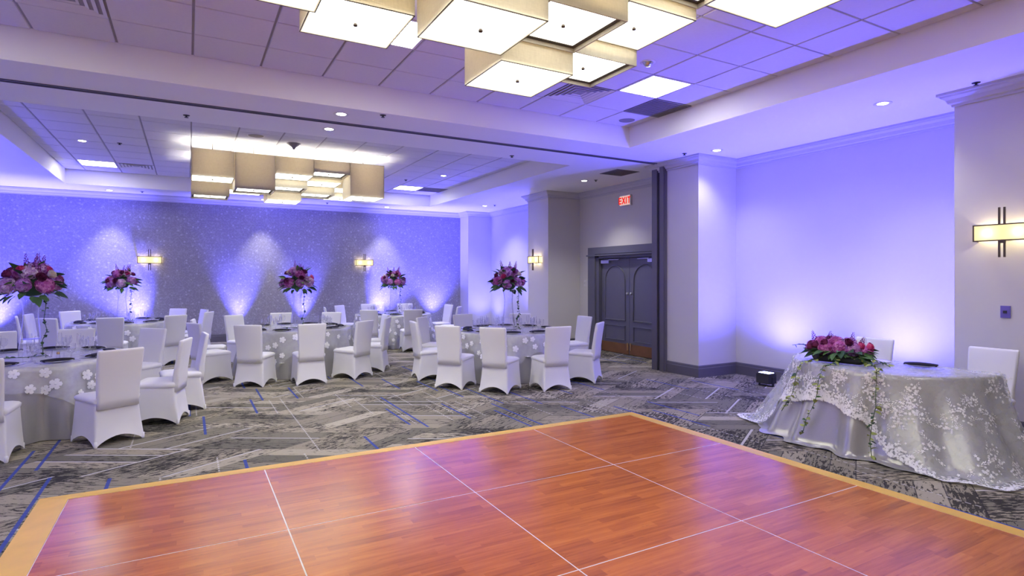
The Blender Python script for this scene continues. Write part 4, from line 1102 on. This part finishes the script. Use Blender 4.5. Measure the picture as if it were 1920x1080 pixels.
# embroidery: small flowers and sprigs sewn on the net, dense along the scalloped edge
small = MB()
for p in range(5):
    a0 = 2 * PI * p / 5
    small.add([(0, 0, .003), (.007 * math.cos(a0 - .5), .007 * math.sin(a0 - .5), .002), (.0125 * math.cos(a0), .0125 * math.sin(a0), .0012), (.007 * math.cos(a0 + .5), .007 * math.sin(a0 + .5), .002)], [(0, 1, 2, 3)])
sprig = MB()
for p in range(6):
    f = p / 5; sd = 1 if p % 2 else -1
    sprig.add([(f * .05, 0, .002), (f * .05 + .010, sd * .008, .002), (f * .05 + .020, sd * .010, .001), (f * .05 + .010, sd * .002, .001)], [(0, 1, 2, 3)])
emb = MB(); rnd = random.Random(5); R, n = ovl.rows, ovl.n
def place(mbp, kf, i_f, s_, roll):
    k = max(2, min(R - 2, int(kf))); fk = min(1, max(0, kf - k)); i = int(i_f) % n; fi = i_f - int(i_f)
    p00 = Vector(ovl.v[k * n + i]); p01 = Vector(ovl.v[k * n + (i + 1) % n]); p10 = Vector(ovl.v[(k + 1) * n + i]); p11 = Vector(ovl.v[(k + 1) * n + (i + 1) % n])
    p = p00.lerp(p01, fi).lerp(p10.lerp(p11, fi), fk); nn = (p01 - p00).cross(p00 - p10)
    if nn.length < 1e-9: return
    nn.normalize()
    if nn.dot(Vector((nr[i][0], nr[i][1], .6))) < 0: nn = -nn
    mt = Matrix.Translation(p + nn * .003) @ nn.to_track_quat('Z', 'Y').to_matrix().to_4x4() @ Matrix.Rotation(roll, 4, 'Z') @ Matrix.Scale(s_, 4)
    emb.xf(mbp, mt)
front = int(hn * (KS + .09)); back0 = int(hn * .95)
def idx(): return rnd.uniform(back0 - hn, front)
for q_ in range(3400):                            # scalloped border
    i_f = idx() % hn; d_ = abs(rnd.gauss(0, .055)); D = dps[int(i_f) % hn]
    kf = 2 + (R - 3) * (1 - min(.95, d_ / D)); place(small, kf, i_f, rnd.uniform(.7, 1.25), rnd.uniform(0, 6.28))
for c_ in range(64):                              # scattered bunches
    i_c = idx(); D = dps[int(i_c) % hn]; kc = rnd.uniform(4, R - 3)
    for q_ in range(26):
        di = rnd.gauss(0, 1.25); dk = rnd.gauss(0, .042) / D * (R - 3)
        if 2.2 < kc + dk < R - 1.2: place(small, kc + dk, (i_c + di) % hn, rnd.uniform(.7, 1.3), rnd.uniform(0, 6.28))
    for q_ in range(5):
        dk = rnd.uniform(-.08, .08) / D * (R - 3)
        if 2.2 < kc + dk < R - 1.2: place(sprig, kc + dk, (i_c + rnd.uniform(-2.5, 2.5)) % hn, rnd.uniform(.9, 1.5), rnd.uniform(0, 6.28))
tag(emb.obj('embroidery', M['lace'], lo), 'white embroidered flowers on the net', kind='stuff')

# low flower arrangement on that table
fa = thing('flower_arrangement', 'low bowl of pink flowers with trailing vines on the lace table', 'flower arrangement', (5.89, 3.58, HZ + .016))
ax = Vector((.05, -.28, 0)).normalized(); sdv = Vector((-ax.y, ax.x, 0))
def LP(u_, v_, z): return ax * u_ * 1.2 + sdv * v_ + Vector((0, 0, z))
bw = MB(); vs = []
for z, hx, hy in ((0, .18, .06), (.02, .20, .075), (.07, .215, .085), (.075, .205, .075)):
    for (x_, y_) in rrect(hx, -hy, hy, .03, 3): vs.append(LP(x_, y_, z))
bw.add(vs, [(k * 16 + i, k * 16 + (i + 1) % 16, (k + 1) * 16 + (i + 1) % 16, (k + 1) * 16 + i) for k in range(3) for i in range(16)] + [tuple(range(16)), tuple(48 + i for i in range(16))]); bw.obj('bowl', M['oasis'], fa, True)
rnd = random.Random(11)
for i, (u_, v_, z, k) in enumerate(((-.22, .02, .15, 'pink'), (-.10, -.03, .155, 'pink'), (.01, .01, .17, 'pink'), (.12, -.02, .16, 'mauve'), (-.16, .05, .20, 'pink'), (.06, .06, .20, 'mauve'), (.2, .03, .13, 'pink'), (-.04, .05, .21, 'pink'))):
    s_ = rnd.uniform(.85, 1.02); link('hydrangea_bloom', HY[k], fa, LP(u_, v_, z - .02), orient(LP(u_ * .8, v_, .2)), (s_, s_, s_))
for i in range(10):
    p = LP(rnd.uniform(-.25, .25), rnd.uniform(-.08, .08), rnd.uniform(.12, .22)); link('rose_bloom', RO[('wine', 'wine', 'wine', 'red')[i % 4]], fa, p, orient((p.x, p.y, .15)), (.8, .8, .8))
for i, (u_, tl) in enumerate(((-.19, -.3), (-.07, .0), (.08, .1), (.14, .3), (-.12, .2))):
    link('flower_spike', SPK[i % 2], fa, LP(u_, .03, .13), orient(LP(tl, .1, 1)), (.8, .8, .55))
for i in range(66):
    a_ = 2.39996 * i; u_ = .22 * math.cos(a_); v_ = .09 * math.sin(a_); el = rnd.uniform(-.45, .45)
    d = LP(math.cos(a_), math.sin(a_), 0).normalized() * math.cos(el) + Vector((0, 0, math.sin(el)))
    s_ = rnd.uniform(.75, 1.1); link('leaf', LEAF[rnd.choice((0, 1, 2))], fa, LP(u_ * .9, v_ * .9, rnd.uniform(.075, .13)), orient_x(d, rnd.uniform(-.6, .6)), (s_, s_, s_))
# trailing vines that hang over the front edge
hl = Vector(fa.location)
for vi, (a_, dep, kn) in enumerate(((PI * .85, .50, (1, 1, 0)), (PI * .95, .62, (1, 1, 2)), (PI * 1.11, .70, (1, 0, 1)))):
    dirv = Vector((math.cos(a_), math.sin(a_), 0)); edge = Vector((HC[0], HC[1], HZ)) + dirv * HR
    pts = [LP(.1 * (vi - 1), 0, .09), (edge - dirv * .10 + Vector((0, 0, .035))) - hl, (edge + dirv * .04 + Vector((0, 0, .02))) - hl]
    for q_ in range(1, 6):
        f = q_ / 5; pts.append(edge + dirv * (.055 + .30 * (dep * f / .75) ** 1.4 + .02) + Vector((.012 * math.sin(q_ * 2 + vi), .02 * math.sin(q_ * 1.7 + vi), -dep * f)) - hl)
    add_vine(fa, [tuple(p) for p in pts], 70 + vi, .022, kn)
add_vine(fa, [tuple(LP(-.2, .02, .1)), tuple(LP(-.32, .03, .15)), tuple(LP(-.42, .05, .13))], 81, .03, (0, 0, 2))
add_vine(fa, [tuple(LP(.2, -.03, .08)), tuple(LP(.34, -.08, .06)), tuple(LP(.42, -.12, .02))], 82, .03, (2, 2, 1))
# place settings for two
zt = HZ + .016
for nm, me, p, rz, lb, cat in (('napkin', napkin_me, (6.32, 3.02, zt + .012), PI / 2 + .3, 'dark folded napkin lying on the lace table', 'napkin'),
        ('dinner_plate', plate_me, (6.32, 3.02, zt), 0, 'white dinner plate under the napkin on the lace table', 'plate'),
        ('dinner_plate', plate_me, (6.22, 3.40, zt), 0, 'white dinner plate behind the pink flowers on lace table', 'plate'),
        ('champagne_flute', flute_me, (6.34, 3.58, zt), 0, 'tall champagne flute behind the pink flowers', 'champagne flute'),
        ('wine_glass', wine_me, (6.26, 3.50, zt), 0, 'stemmed wine glass beside the flute on the lace table', 'wine glass'),
        ('table_knife', knife_me, (6.24, 2.82, zt), PI / 2, 'silver knife right of the napkin on the lace table', 'knife'),
        ('table_fork', fork_me, (6.36, 3.22, zt), PI / 2, 'silver fork left of the napkin on the lace table', 'fork')):
    tag(link(nm, me, None, p, (0, 0, rz)), lb, cat)
